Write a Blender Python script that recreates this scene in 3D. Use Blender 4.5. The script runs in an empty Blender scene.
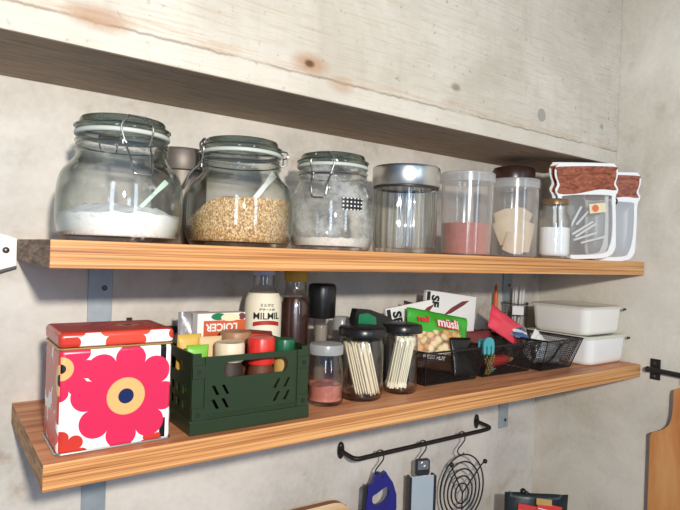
import bpy, bmesh, math, random
from mathutils import Vector, Matrix
random.seed(7)
S = bpy.context.scene
COL = S.collection
PI = math.pi; rad = math.radians
cos, sin = math.cos, math.sin

# ------------------------------------------------------------------ camera, view
cam = bpy.data.cameras.new('camera'); co = bpy.data.objects.new('camera', cam); COL.objects.link(co)
cam.sensor_width = 36; cam.lens = 570.15 / 680 * 36; cam.clip_start = .01
YAW, PITCH, ROLL = -.6222, 1.5682, .0345
co.matrix_world = Matrix.Translation((-.1037, -.6794, .2389)) @ Matrix.Rotation(YAW, 4, 'Z') @ Matrix.Rotation(PITCH, 4, 'X') @ Matrix.Rotation(ROLL, 4, 'Z')
S.camera = co
S.view_settings.view_transform = 'Standard'; S.view_settings.look = 'None'
S.view_settings.gamma = 1; S.view_settings.use_curve_mapping = False
S.view_settings.exposure = 0.0
S.cycles.transparent_max_bounces = 48
S.cycles.max_bounces = 10
CAMP = Vector((-.1037, -.6794, .2389))

# ------------------------------------------------------------------ materials
class NT:
    def __init__(s, name):
        s.m = bpy.data.materials.new(name); s.m.use_nodes = True
        s.t = s.m.node_tree; s.t.nodes.clear()
        s.out = s.t.nodes.new('ShaderNodeOutputMaterial')
    def n(s, kind, ins=None, **props):
        d = s.t.nodes.new('ShaderNode' + kind)
        for k, v in props.items(): setattr(d, k, v)
        for k, v in (ins or {}).items(): s.put(d.inputs[k], v)
        return d
    def put(s, sock, v):
        if isinstance(v, bpy.types.NodeSocket): s.t.links.new(v, sock)
        elif isinstance(v, (tuple, list)):
            v = tuple(v)
            if sock.type == 'RGBA' and len(v) == 3: v = v + (1,)
            sock.default_value = v
        else: sock.default_value = v
    def math(s, op, a, b=0.0, c=None, clamp=False):
        d = s.n('Math', operation=op, use_clamp=clamp); s.put(d.inputs[0], a); s.put(d.inputs[1], b)
        if c is not None: s.put(d.inputs[2], c)
        return d.outputs[0]
    def mix(s, f, a, b, blend='MIX'):
        d = s.n('Mix', data_type='RGBA', blend_type=blend); s.put(d.inputs['Factor'], f)
        s.put(d.inputs['A'] if False else d.inputs[6], a); s.put(d.inputs[7], b)
        return d.outputs[2]
    def obj(s): return s.n('TexCoord').outputs['Object']
    def mapping(s, vec, scale=(1, 1, 1), loc=(0, 0, 0), rot=(0, 0, 0)):
        return s.n('Mapping', {'Vector': vec, 'Scale': scale, 'Location': loc, 'Rotation': rot}).outputs[0]
    def noise(s, vec, scale=5, detail=4, rough=.55, dist=0):
        return s.n('TexNoise', {'Vector': vec, 'Scale': scale, 'Detail': detail, 'Roughness': rough, 'Distortion': dist}).outputs['Fac']
    def ramp(s, f, stops):
        d = s.n('ValToRGB', {'Fac': f}); e = d.color_ramp.elements
        while len(e) < len(stops): e.new(.5)
        for k, (p, c) in zip(e, stops):
            k.position = p; k.color = tuple(c) + (1,) if len(c) == 3 else c
        return d.outputs['Color']
    def step(s, v, lo, hi):
        return s.n('MapRange', {'Value': v, 'From Min': lo, 'From Max': hi}, clamp=True).outputs[0]
    def princ(s, col, rough=.5, metal=0, spec=.5, bump=None, bstr=.3, bdist=.002, **kw):
        p = s.n('BsdfPrincipled'); s.put(p.inputs['Base Color'], col); s.put(p.inputs['Roughness'], rough)
        s.put(p.inputs['Metallic'], metal); p.inputs['Specular IOR Level'].default_value = spec
        for k, v in kw.items(): s.put(p.inputs[k], v)
        if bump is not None:
            b = s.n('Bump', {'Height': bump, 'Strength': bstr, 'Distance': bdist}); s.put(p.inputs['Normal'], b.outputs[0])
        s.put(s.out.inputs[0], p.outputs[0]); return p

def srgb(r, g, b):
    f = lambda c: (c / 255 / 12.92) if c / 255 <= .04045 else ((c / 255 + .055) / 1.055) ** 2.4
    return (f(r), f(g), f(b))

def plain(name, rgb, rough=.45, metal=0, spec=.5, var=.12, scale=40, bump=0):
    t = NT(name); c = srgb(*rgb); o = t.obj()
    n = t.noise(o, scale, 3)
    col = t.mix(n, tuple(x * (1 - var) for x in c), tuple(min(1, x * (1 + var)) for x in c))
    t.princ(col, rough, metal, spec, n if bump else None, bump, .001)
    return t.m

def thin_glass(name, tint=(.97, .985, .975), edge=(.55, .62, .58), ior0=.04, rough=.02, power=2.2, film=None, haze=0):
    """clear glass wall: lets light straight through, mirrors at grazing angles, edges look thicker and tinted"""
    t = NT(name)
    f = t.n('LayerWeight', {'Blend': .5}).outputs['Facing']
    fr = t.math('ADD', ior0, t.math('MULTIPLY', t.math('POWER', f, 5), .9), clamp=True)
    col = t.mix(t.math('POWER', f, power), tint, edge)
    tr = t.n('BsdfTransparent', {'Color': col}).outputs[0]
    if haze or film:
        d = t.n('BsdfDiffuse', {'Color': (.85, .85, .83)}).outputs[0]
        tl = t.n('BsdfTranslucent', {'Color': (.85, .85, .83)}).outputs[0]
        dd = t.n('MixShader', {0: .5, 1: d, 2: tl}).outputs[0]
        h = haze
        if film:
            o = t.obj(); nn = t.noise(o, film[0], 5, .7)
            h = t.math('ADD', haze, t.math('MULTIPLY', t.step(nn, film[1], film[2]), film[3]), clamp=True)
        tr = t.n('MixShader', {0: h, 1: tr, 2: dd}).outputs[0]
    g = t.n('BsdfGlossy', {'Color': (1, 1, 1), 'Roughness': rough}).outputs[0]
    t.put(t.out.inputs[0], t.n('MixShader', {0: fr, 1: tr, 2: g}).outputs[0])
    return t.m

def milky(name, rgb=(235, 238, 238), opac=.45, rough=.2, spec0=.05):
    t = NT(name); c = srgb(*rgb)
    f = t.n('LayerWeight', {'Blend': .5}).outputs['Facing']
    fr = t.math('ADD', spec0, t.math('MULTIPLY', t.math('POWER', f, 5), .7), clamp=True)
    tr = t.n('BsdfTransparent', {'Color': (.97, .97, .97)}).outputs[0]
    d = t.n('BsdfDiffuse', {'Color': c}).outputs[0]; tl = t.n('BsdfTranslucent', {'Color': c}).outputs[0]
    dd = t.n('MixShader', {0: .45, 1: d, 2: tl}).outputs[0]
    op = t.math('ADD', opac, t.math('MULTIPLY', t.math('POWER', f, 2.5), (1 - opac) * .7), clamp=True)
    b = t.n('MixShader', {0: op, 1: tr, 2: dd}).outputs[0]
    g = t.n('BsdfGlossy', {'Roughness': rough}).outputs[0]
    t.put(t.out.inputs[0], t.n('MixShader', {0: fr, 1: b, 2: g}).outputs[0])
    return t.m

M = {}
def wall_mat(name, base, dark, stain, sc=1.0, stain_amt=.5, seed=0):
    t = NT(name); o = t.mapping(t.obj(), loc=(seed, seed * .7, 0))
    a = t.noise(o, 3.2 * sc, 6, .6, .6); b = t.noise(o, 14 * sc, 5, .6); c = t.noise(o, 90, 4, .6)
    col = t.mix(t.step(a, .38, .66), srgb(*base), srgb(*dark))
    s = t.math('MULTIPLY', t.step(b, .58, .74), t.step(a, .42, .6))
    col = t.mix(t.math('MULTIPLY', s, stain_amt), col, srgb(*stain))
    col = t.mix(t.math('MULTIPLY', t.step(c, .3, .7), .16), col, (1, 1, 1), 'OVERLAY')
    h = t.math('ADD', t.math('MULTIPLY', b, .7), t.math('MULTIPLY', c, .3))
    t.princ(col, .85, 0, .2, h, .25, .004)
    return t.m
M['wall_back'] = wall_mat('plaster_back', (224, 217, 205), (190, 183, 172), (146, 124, 98), 1, .7, 3.1)
M['wall_right'] = wall_mat('plaster_right', (228, 221, 205), (202, 194, 176), (164, 154, 136), 1.3, .35, 8.3)

def beam_mat():
    t = NT('board_marked_concrete'); o = t.obj()
    sx = t.n('SeparateXYZ', {0: o}); X, Z = sx.outputs[0], sx.outputs[2]
    a = t.noise(o, 4, 6, .65, .5); g = t.noise(t.mapping(o, (3, 20, 60)), 4, 5, .6)
    c = t.noise(o, 70, 5, .7); v = t.noise(t.mapping(o, (30, 10, 4)), 1.6, 4, .6)
    col = t.mix(t.step(a, .35, .68), srgb(222, 214, 200), srgb(196, 187, 171))
    col = t.mix(t.math('MULTIPLY', t.step(g, .48, .68), .45), col, srgb(184, 162, 134))
    col = t.mix(t.math('MULTIPLY', t.step(v, .5, .75), .25), col, srgb(180, 174, 160))
    col = t.mix(t.math('MULTIPLY', t.step(c, .60, .68), .55), col, srgb(136, 114, 92))
    # form-board seam running along the beam a little above its lower edge
    wob = t.math('MULTIPLY', t.math('SUBTRACT', t.noise(t.mapping(o, (1, 0, 0)), 26, 5, .7), .5), .012)
    zz = t.math('ADD', Z, wob)
    seam = t.math('SUBTRACT', 1, t.step(t.math('ABSOLUTE', t.math('SUBTRACT', zz, .034)), .0004, .0028))
    seam = t.math('MULTIPLY', seam, t.step(t.noise(t.mapping(o, (1, 0, 0)), 9, 3), .36, .5))
    col = t.mix(t.math('MULTIPLY', seam, .62), col, srgb(84, 66, 50))
    lip = t.step(zz, .036, .031)
    col = t.mix(t.math('MULTIPLY', lip, .35), col, srgb(222, 214, 200))
    ry = t.math('MULTIPLY', t.math('SUBTRACT', 1, t.step(t.math('ABSOLUTE', t.math('SUBTRACT', zz, .042)), 0, .012)), t.step(g, .45, .65))
    col = t.mix(t.math('MULTIPLY', ry, .5), col, srgb(196, 150, 100))
    def spot(x, z, r, colr, amt, stretch=1, soft=.4, nz=.5):
        nonlocal col
        dx = t.math('MULTIPLY', t.math('SUBTRACT', X, x), 1 / stretch); dz = t.math('SUBTRACT', Z, z)
        d = t.math('SQRT', t.math('ADD', t.math('MULTIPLY', dx, dx), t.math('MULTIPLY', dz, dz)))
        d = t.math('ADD', d, t.math('MULTIPLY', t.math('SUBTRACT', c, .5), r * nz))
        m = t.step(d, r, r * soft)
        col = t.mix(t.math('MULTIPLY', m, amt), col, srgb(*colr))
    spot(.371, .052, .022, (176, 126, 84), .6, 1.8); spot(.369, .052, .008, (100, 62, 40), .9, 1.5)
    spot(.06, .040, .02, (170, 120, 80), .55, 2.5); spot(.43, .030, .016, (178, 140, 100), .45, 2)
    spot(.697, .08, .010, (110, 92, 74), .6, 1.6); spot(1.235, .11, .006, (96, 80, 66), .6, .5); spot(1.205, .085, .008, (110, 96, 80), .5)
    spot(.966, .0728, .0155, (162, 157, 146), .9, 1, .85, .25)
    t.princ(col, .85, 0, .2, t.math('ADD', t.math('MULTIPLY', g, .6), t.math('MULTIPLY', c, .4)), .35, .004)
    return t.m
M['beam'] = beam_mat()

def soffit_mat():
    t = NT('shaded_brown_soffit'); o = t.obj()  # brown underside, with part of its shade put into the colour
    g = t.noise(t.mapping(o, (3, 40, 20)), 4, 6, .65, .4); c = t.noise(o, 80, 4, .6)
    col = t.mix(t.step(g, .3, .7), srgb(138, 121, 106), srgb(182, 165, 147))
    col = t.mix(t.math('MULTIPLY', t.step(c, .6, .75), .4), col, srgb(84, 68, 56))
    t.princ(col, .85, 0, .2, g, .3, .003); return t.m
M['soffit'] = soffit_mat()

def wood_mat(name, c0, c1, c2, scale=(2.5, 45, 45), rough=.45, bands=0, seed=0):
    t = NT(name); o = t.mapping(t.obj(), scale, (seed, seed, seed))
    n = t.noise(o, 1.6, 6, .62, .35); n2 = t.noise(t.mapping(t.obj(), tuple(x * 3.2 for x in scale)), 2, 4, .6)
    col = t.ramp(n, [(.34, srgb(*c2)), (.5, srgb(*c1)), (.64, srgb(*c0))])
    col = t.mix(t.math('MULTIPLY', t.step(n2, .55, .8), .35), col, srgb(*c2))
    if bands:
        z = t.n('SeparateXYZ', {0: t.obj()}).outputs[2]
        w = t.math('ADD', t.math('MULTIPLY', z, bands), t.math('MULTIPLY', n, .25))
        w = t.math('ABSOLUTE', t.math('SUBTRACT', t.math('FRACT', w), .5))
        col = t.mix(t.math('MULTIPLY', t.step(w, .09, .02), .6), col, srgb(*c2))
    t.princ(col, rough, 0, .35, n2, .12, .001); return t.m
M['ply_edge'] = wood_mat('pine_edge', (230, 180, 120), (212, 150, 92), (138, 82, 46), (.9, 90, 130), bands=170)
M['ply_top'] = wood_mat('pine_top', (226, 164, 118), (208, 140, 96), (164, 102, 66), (2.5, 30, 30), .5, seed=2)
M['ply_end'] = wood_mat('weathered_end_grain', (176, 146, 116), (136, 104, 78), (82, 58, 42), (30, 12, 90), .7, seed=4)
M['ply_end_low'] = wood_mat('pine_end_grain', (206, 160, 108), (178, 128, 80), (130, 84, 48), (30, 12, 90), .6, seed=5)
M['board_wood'] = wood_mat('oiled_board', (222, 164, 104), (208, 140, 82), (176, 104, 56), (8, 8, 1.2), .4, seed=6)
M['board_edge'] = plain('dark_board_edge', (74, 56, 42), .6, var=.2)
M['pale_board'] = wood_mat('pale_board', (240, 212, 170), (228, 192, 146), (200, 156, 106), (3, 20, 20), .45, seed=7)
M['brown_edge'] = plain('brown_board_edge', (142, 88, 54), .6, var=.2)
M['counter'] = wood_mat('worktop_wood', (150, 110, 76), (128, 90, 60), (90, 60, 40), (2, 14, 14), .5, seed=9)
M['floor'] = plain('dark_floor', (96, 86, 76), .6, var=.2, scale=6)

M['zinc'] = plain('galvanised_steel', (164, 174, 178), .42, .3, .5, .18, 60)
M['steel'] = plain('brushed_steel', (206, 204, 200), .33, 1, .5, .06, 30)
M['pale_steel'] = plain('pale_bright_steel', (206, 220, 226), .28, .35, .5, .08, 20)
M['dullsteel'] = plain('dull_steel', (150, 146, 140), .35, .9, .5, .1, 30)
M['wire'] = plain('clasp_wire', (150, 148, 144), .32, 1, .5, .05)
M['iron'] = plain('black_iron', (46, 42, 40), .5, .4, .5, .25, 60, .2)
M['mesh_black'] = plain('black_lacquered_wire', (34, 31, 30), .45, .2, .5, .15)
M['white_metal'] = plain('white_painted_metal', (240, 240, 238), .4, 0, .5, .03)
M['rivet'] = plain('rivet_metal', (150, 142, 128), .3, .9)
M['screw'] = plain('screw_metal', (110, 112, 112), .35, .9)

M['glass'] = thin_glass('clear_glass', (.992, .996, .992), (.42, .48, .44), film=(9, .55, .8, .14), power=1.8)
M['glass_powdered'] = thin_glass('powder_specked_glass', (.994, .997, .994), (.42, .48, .44), film=(48, .58, .68, .38), power=1.8)
M['glass_dusty'] = thin_glass('flour_dusted_glass', (.97, .975, .965), (.55, .58, .53), film=(22, .46, .66, .6), haze=.04)
M['glass_lid'] = thin_glass('green_tinted_glass', (.72, .77, .73), (.14, .18, .15), .06, power=1.0)
M['ribglass'] = thin_glass('ribbed_glass', (.985, .985, .97), (.40, .41, .36), .09, power=1.3)
M['smallglass'] = thin_glass('small_jar_glass', (.99, .99, .985), (.42, .40, .35), .06, power=2.6)
M['darkglass'] = thin_glass('dark_bottle_glass', (.62, .60, .56), (.16, .14, .12), .06, power=1.2)
M['gasket'] = plain('pale_rubber', (192, 196, 188), .5, 0, .4, .04)
M['tub'] = milky('frosted_tub', (240, 236, 230), .08, .12)
M['tub_lid'] = milky('frosted_tub_lid', (236, 236, 234), .30, .2)
M['capplastic'] = milky('grey_clear_cap', (212, 214, 212), .72, .25)
M['bagfilm'] = milky('matte_clear_film', (232, 232, 230), .13, .25, .03)
M['bagfilm_white'] = milky('milky_film', (240, 243, 246), .62, .25, .03)
M['bagrim'] = plain('white_sealed_film', (250, 250, 248), .35, var=.02)
M['stickfilm'] = plain('pale_sleeve', (236, 236, 232), .25, var=.05)

def powder(name, rgb, var=.06, rough=.95, scale=120):
    t = NT(name); o = t.obj(); n = t.noise(o, scale, 4, .7); c = srgb(*rgb)
    col = t.mix(n, tuple(x * (1 - var * 2) for x in c), tuple(min(.95, x * (1 + var)) for x in c))
    t.princ(col, rough, 0, .1, n, .5, .002); return t.m
M['flour'] = powder('white_powder', (246, 244, 240))
M['flour_grey'] = powder('greyish_flour', (240, 236, 230), .1)
M['pinksalt'] = powder('pink_salt', (196, 122, 106), .22, .8, 160)
M['saltmilk'] = powder('white_salt', (250, 250, 248), .03)
def grain():
    t = NT('sesame_grain'); o = t.obj()
    v = t.n('TexVoronoi', {'Vector': t.mapping(o, (1, 1, .75)), 'Scale': 470})
    cc = t.n('SeparateColor', {0: v.outputs['Color']}).outputs[0]
    col = t.ramp(cc, [(0, srgb(176, 136, 88)), (.3, srgb(216, 180, 126)), (.65, srgb(230, 198, 146)), (1, srgb(244, 224, 182))])
    col = t.mix(t.step(v.outputs['Distance'], .35, .8), col, srgb(150, 108, 66))
    t.princ(col, .6, 0, .3, v.outputs['Distance'], -.7, .002); return t.m
M['grain'] = grain()

def col(name, rgb, rough=.4, **k):
    M[name] = plain(name, rgb, rough, **k); return M[name]
col('scoop_green', (196, 224, 200), .35, var=.04); col('scoop_white', (244, 242, 238), .35, var=.03)
col('black_plastic', (26, 26, 26), .3, var=.1); col('brown_lid', (58, 36, 28), .3, var=.15)
col('gold_lid', (140, 108, 76), .35, metal=.6, var=.08); col('crate_green', (36, 52, 28), .36, var=.12)
col('red_cap', (214, 48, 40), .35, var=.05); col('green_cap', (22, 92, 58), .35, var=.08)
col('cream_cap', (226, 206, 176), .45, var=.06); col('tan_lid', (166, 122, 88), .45, var=.1)
col('tan_paper', (222, 192, 146), .7, var=.08); col('lime_pack', (120, 186, 60), .4, var=.12)
col('yellow_pack', (214, 176, 84), .45, var=.1); col('spice_brown', (96, 52, 30), .6, var=.4, scale=200)
col('pepper_dark', (52, 36, 28), .6, var=.6, scale=200); col('ochre', (190, 150, 80), .6, var=.2)
col('paper_white', (238, 236, 230), .6, var=.03); col('ink_black', (22, 20, 20), .6, var=.05)
col('label_cream', (240, 232, 206), .6, var=.04); col('label_red', (176, 40, 36), .5, var=.08)
col('cap_lilac', (196, 206, 226), .4, var=.04); col('cap_yellow', (222, 170, 50), .4, var=.1)
col('soy', (56, 24, 18), .3, var=.3); col('orange', (226, 104, 44), .45, var=.08); col('orange_card', (206, 92, 48), .5, var=.12)
col('pick', (246, 232, 200), .6, var=.08); col('swab', (250, 242, 216), .6, var=.05)
col('teal', (70, 158, 164), .45, var=.06); col('red_plastic', (208, 60, 54), .4, var=.12)
col('pink_pack', (236, 74, 92), .35, var=.14, scale=60); col('enamel', (246, 242, 232), .16, var=.02, scale=8)
col('enamel_low', (246, 246, 242), .16, var=.02, scale=8); col('lid_cream', (224, 222, 206), .25, var=.03)
col('navy', (40, 40, 124), .35, var=.12); col('dark_grip', (44, 42, 44), .4, var=.1)
col('pack_dark', (26, 26, 24), .3, var=.2); col('pack_green', (30, 120, 80), .35, var=.3, scale=25)
col('muesli_green', (66, 172, 52), .35, var=.12); col('muesli_brown', (84, 58, 42), .4, var=.35, scale=60)
col('letter_red', (212, 62, 66), .4, var=.05); col('silver_film', (176, 176, 178), .3, metal=.4, var=.35, scale=40)
col('blue_pack', (70, 110, 160), .4, var=.2); col('gold_clip', (196, 168, 96), .35, metal=.5)
col('beige_sheet', (234, 212, 180), .6, var=.14, scale=30); col('sticker_cream', (242, 226, 186), .5, var=.04)
col('sticker_orange', (232, 122, 66), .5, var=.05); col('bag_red', (222, 58, 50), .4, var=.06)
col('bag_black', (34, 40, 38), .3, var=.25, scale=20); col('maroon', (120, 52, 52), .5, var=.15)
col('smoke_body', (150, 140, 128), .3, var=.2)

def food_mat():
    t = NT('muesli_picture'); o = t.obj()
    v = t.n('TexVoronoi', {'Vector': t.mapping(o, (1, .4, 1.2)), 'Scale': 75})
    cc = t.n('SeparateColor', {0: v.outputs['Color']}).outputs[1]
    c = t.ramp(cc, [(0, srgb(150, 100, 66)), (.25, srgb(236, 208, 150)), (.6, srgb(248, 232, 190)), (.85, srgb(222, 170, 100)), (1, srgb(214, 150, 140))])
    c = t.mix(t.step(v.outputs['Distance'], .4, .9), c, srgb(130, 88, 56))
    t.princ(c, .4, 0, .5); return t.m
M['food'] = food_mat()
def lidprint_mat():
    t = NT('brown_lid_print'); o = t.obj()
    n = t.noise(t.mapping(o, (26, 26, 70), rot=(0, .5, 0)), 1.4, 5, .65, 1.6)
    c = t.ramp(n, [(.3, srgb(84, 42, 28)), (.5, srgb(156, 82, 54)), (.72, srgb(196, 124, 90))])
    t.princ(c, .45, 0, .4); return t.m
M['lidprint'] = lidprint_mat()

def flower_mat(name, ax, base, flowers, rects=()):
    """printed tin: round petalled flowers on a plain ground; flowers = (u, v, radius, petals, petal colour, centre colour, dot colour)"""
    t = NT(name); s = t.n('SeparateXYZ', {0: t.obj()}); U, V = s.outputs[ax[0]], s.outputs[ax[1]]
    c = srgb(*base)
    for (u0, u1, v0, v1, rc) in rects:
        m = t.math('MULTIPLY', t.math('MULTIPLY', t.math('GREATER_THAN', U, u0), t.math('LESS_THAN', U, u1)),
                   t.math('MULTIPLY', t.math('GREATER_THAN', V, v0), t.math('LESS_THAN', V, v1)))
        c = t.mix(m, c, srgb(*rc))
    for (u, v, r, k, pc, cc, dc, ph) in flowers:
        du, dv = t.math('SUBTRACT', U, u), t.math('SUBTRACT', V, v)
        d = t.math('SQRT', t.math('ADD', t.math('MULTIPLY', du, du), t.math('MULTIPLY', dv, dv)))
        an = t.math('ARCTAN2', dv, du)
        w = t.math('ABSOLUTE', t.math('COSINE', t.math('ADD', t.math('MULTIPLY', an, k / 2), ph)))
        w = t.math('POWER', w, .5)
        rr = t.math('MULTIPLY', r, t.math('ADD', .70, t.math('MULTIPLY', w, .30)))
        c = t.mix(t.step(t.math('SUBTRACT', rr, d), 0, .0006), c, srgb(*pc))
        if cc: c = t.mix(t.step(t.math('SUBTRACT', r * .36, d), 0, .0006), c, srgb(*cc))
        if dc: c = t.mix(t.step(t.math('SUBTRACT', r * .15, d), 0, .0006), c, srgb(*dc))
    t.princ(c, .25, 0, .5); return t.m
PK, RD, OR, WH, NV, BK = (212, 44, 84), (198, 58, 44), (234, 176, 112), (246, 242, 236), (30, 40, 84), (24, 22, 22)
M['tin_front'] = flower_mat('tin_front', (0, 2), WH,
    [(.002, .098, .038, 8, PK, OR, BK, .3), (.004, -.002, .03, 8, RD, None, None, 0), (.106, .0, .014, 8, RD, None, None, 0),
     (.074, .060, .062, 8, PK, OR, NV, .4)], [(.114, .121, .100, .119, BK), (.115, .122, .004, .028, BK)])
M['tin_side'] = flower_mat('tin_side', (1, 2), WH,
    [(.0, .085, .05, 8, RD, OR, BK, 0), (.075, .09, .04, 8, RD, None, None, .6), (.035, .018, .034, 8, (222, 92, 84), None, None, .3), (.088, .02, .026, 8, RD, None, None, 0)])
M['tin_lid'] = flower_mat('tin_lid', (0, 1), (190, 58, 40),
    [(.085, .045, .04, 8, (204, 72, 48), (206, 132, 88), BK, 0), (.03, .075, .02, 8, (196, 92, 70), None, None, 0)])
M['tin_lid_front'] = flower_mat('tin_lid_front', (0, 2), WH, [(.0, .141, .028, 8, RD, None, None, 0), (.072, .141, .030, 8, (222, 76, 56), None, None, 0), (.14, .143, .022, 8, RD, None, None, 0)])

def dots_mat():
    t = NT('black_label_white_dots'); s = t.n('SeparateXYZ', {0: t.obj()})
    u = t.math('SUBTRACT', t.math('FRACT', t.math('MULTIPLY', s.outputs[0], 1 / .0066)), .5)
    v = t.math('SUBTRACT', t.math('FRACT', t.math('MULTIPLY', s.outputs[2], 1 / .0062)), .5)
    m = t.math('MULTIPLY', t.math('LESS_THAN', t.math('ABSOLUTE', u), .2), t.math('LESS_THAN', t.math('ABSOLUTE', v), .2))
    t.princ(t.mix(m, srgb(20, 20, 20), srgb(240, 240, 236)), .5); return t.m
M['dots'] = dots_mat()

# ------------------------------------------------------------------ mesh helpers
class MB:
    def __init__(s): s.v = []; s.f = []; s.mi = []
    def add(s, vs, fs, mi=0, X=None):
        b = len(s.v)
        s.v += [tuple(X @ Vector(p)) if X is not None else tuple(p) for p in vs]
        s.f += [tuple(i + b for i in f) for f in fs]; s.mi += [mi] * len(fs) if isinstance(mi, int) else list(mi)
        return s
    def box(s, lo, hi, mi=0, X=None):
        (a, b, c), (d, e, f) = lo, hi
        vs = [(a, b, c), (d, b, c), (d, e, c), (a, e, c), (a, b, f), (d, b, f), (d, e, f), (a, e, f)]
        return s.add(vs, [(0, 3, 2, 1), (4, 5, 6, 7), (0, 1, 5, 4), (1, 2, 6, 5), (2, 3, 7, 6), (3, 0, 4, 7)], mi, X)
    def lathe(s, prof, n=48, mi=0, X=None, mod=None, closed=False, cap=True):
        vs, fs = [], []
        m = len(prof)
        for i in range(n):
            a = 2 * PI * i / n; k = mod(a) if mod else 1
            for (r, z) in prof:
                rr = max(r, 1e-5) * k
                vs.append((rr * cos(a), rr * sin(a), z))
        for i in range(n):
            j = (i + 1) % n
            for p in range(m - (0 if closed else 1)):
                q = (p + 1) % m
                fs.append((i * m + p, j * m + p, j * m + q, i * m + q))
        if cap and not closed:
            fs.append(tuple(i * m for i in range(n))[::-1]); fs.append(tuple(i * m + m - 1 for i in range(n)))
        return s.add(vs, fs, mi, X)
    def tube(s, pts, r, n=8, mi=0, X=None, loop=False, ends=True):
        pts = [Vector(p) for p in pts]; m = len(pts); vs, fs = [], []
        up = None
        for i, p in enumerate(pts):
            if loop: d = (pts[(i + 1) % m] - pts[i - 1])
            else: d = (pts[min(i + 1, m - 1)] - pts[max(i - 1, 0)])
            d.normalize()
            if up is None:
                up = Vector((0, 0, 1)) if abs(d.z) < .9 else Vector((1, 0, 0))
            a = d.cross(up)
            if a.length < 1e-4: a = d.cross(Vector((0, 1, 0)))
            a.normalize(); b = a.cross(d); up = b
            rr = r(i / (m - 1)) if callable(r) else r
            for k in range(n):
                t = 2 * PI * k / n; vs.append(tuple(p + a * rr * cos(t) + b * rr * sin(t)))
        for i in range(m if loop else m - 1):
            j = (i + 1) % m
            for k in range(n):
                l = (k + 1) % n; fs.append((i * n + k, i * n + l, j * n + l, j * n + k))
        if ends and not loop:
            fs.append(tuple(range(n))[::-1]); fs.append(tuple((m - 1) * n + k for k in range(n)))
        return s.add(vs, fs, mi, X)
    def bar(s, a, b, r, n=4, mi=0): return s.tube([a, b], r, n, mi)
    def ball(s, c, r, mi=0, n=12):
        prof = [(r * sin(PI * i / n), -r * cos(PI * i / n)) for i in range(n + 1)]
        return s.lathe(prof, 16, mi, Matrix.Translation(c), cap=False)
    def build(s, name, mats, parent=None, smooth=True, bevel=0, angle=40, seg=2, X=None):
        me = bpy.data.meshes.new(name)
        vs = s.v if X is None else [tuple(X @ Vector(p)) for p in s.v]
        me.from_pydata(vs, [], s.f); me.update()
        if not isinstance(mats, (list, tuple)): mats = [mats]
        for m in mats: me.materials.append(M[m] if isinstance(m, str) else m)
        for p, i in zip(me.polygons, s.mi): p.material_index = i
        bm = bmesh.new(); bm.from_mesh(me); bmesh.ops.recalc_face_normals(bm, faces=bm.faces); bm.to_mesh(me); bm.free()
        if smooth:
            for p in me.polygons: p.use_smooth = True
            me.set_sharp_from_angle(angle=math.radians(angle))
        o = bpy.data.objects.new(name, me); COL.objects.link(o)
        if parent: o.parent = parent
        if bevel:
            b = o.modifiers.new('bevel', 'BEVEL'); b.width = bevel; b.segments = seg; b.limit_method = 'ANGLE'; b.angle_limit = math.radians(50)
        return o

def smooth_pts(pts, k=6, loop=False):
    """Catmull-Rom through the points"""
    P = [Vector(p) for p in pts]; m = len(P); out = []
    rng = range(m) if loop else range(m - 1)
    g = (lambda i: P[i % m]) if loop else (lambda i: P[max(0, min(m - 1, i))])
    for i in rng:
        a, b, c, d = g(i - 1), g(i), g(i + 1), g(i + 2)
        for j in range(k):
            t = j / k
            out.append(.5 * (2 * b + (c - a) * t + (2 * a - 5 * b + 4 * c - d) * t * t + (3 * b - a - 3 * c + d) * t ** 3))
    if not loop: out.append(P[-1])
    return out

def plate(outer, holes, depth, bev=0):
    """flat outline (x, y) with holes, extruded to real thickness along local z; returns verts, faces"""
    c = bpy.data.curves.new('tmp', 'CURVE'); c.dimensions = '2D'; c.fill_mode = 'BOTH'; c.extrude = depth / 2; c.bevel_depth = bev
    for pts in [outer] + list(holes):
        sp = c.splines.new('POLY'); sp.points.add(len(pts) - 1); sp.use_cyclic_u = True
        for q, p in zip(sp.points, pts): q.co = (p[0], p[1], 0, 1)
    o = bpy.data.objects.new('tmp', c)
    me = o.to_mesh(); vs = [tuple(v.co) for v in me.vertices]; fs = [tuple(p.vertices) for p in me.polygons]
    o.to_mesh_clear(); bpy.data.objects.remove(o); bpy.data.curves.remove(c)
    return vs, fs

def lettering(name, text, size, mat, parent, fn, depth=.0004, bold=0, align='CENTER', sub=False):
    c = bpy.data.curves.new('tmp', 'FONT'); c.body = text; c.size = size; c.extrude = depth; c.align_x = align; c.align_y = 'CENTER'; c.offset = bold
    c.resolution_u = 3
    o = bpy.data.objects.new('tmp', c); me = o.to_mesh()
    vs = [fn(v.co.x, v.co.y, v.co.z) for v in me.vertices]; fs = [tuple(p.vertices) for p in me.polygons]
    o.to_mesh_clear(); bpy.data.objects.remove(o); bpy.data.curves.remove(c)
    return MB().add(vs, fs).build(name, mat, parent, smooth=False)

XZ = Matrix(((1, 0, 0, 0), (0, 0, -1, 0), (0, 1, 0, 0), (0, 0, 0, 1)))      # local (x, y, z) -> (x, -z.., y): an upright plate facing -Y
def circle(cx, cy, r, n=24, ry=None): return [(cx + r * cos(2 * PI * i / n), cy + (ry or r) * sin(2 * PI * i / n)) for i in range(n)]
def rrect(x0, y0, x1, y1, r, n=5):
    out = []
    for (cx, cy, a) in ((x1 - r, y1 - r, 0), (x0 + r, y1 - r, PI / 2), (x0 + r, y0 + r, PI), (x1 - r, y0 + r, 1.5 * PI)):
        for i in range(n + 1): t = a + PI / 2 * i / n; out.append((cx + r * cos(t), cy + r * sin(t)))
    return out

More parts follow.
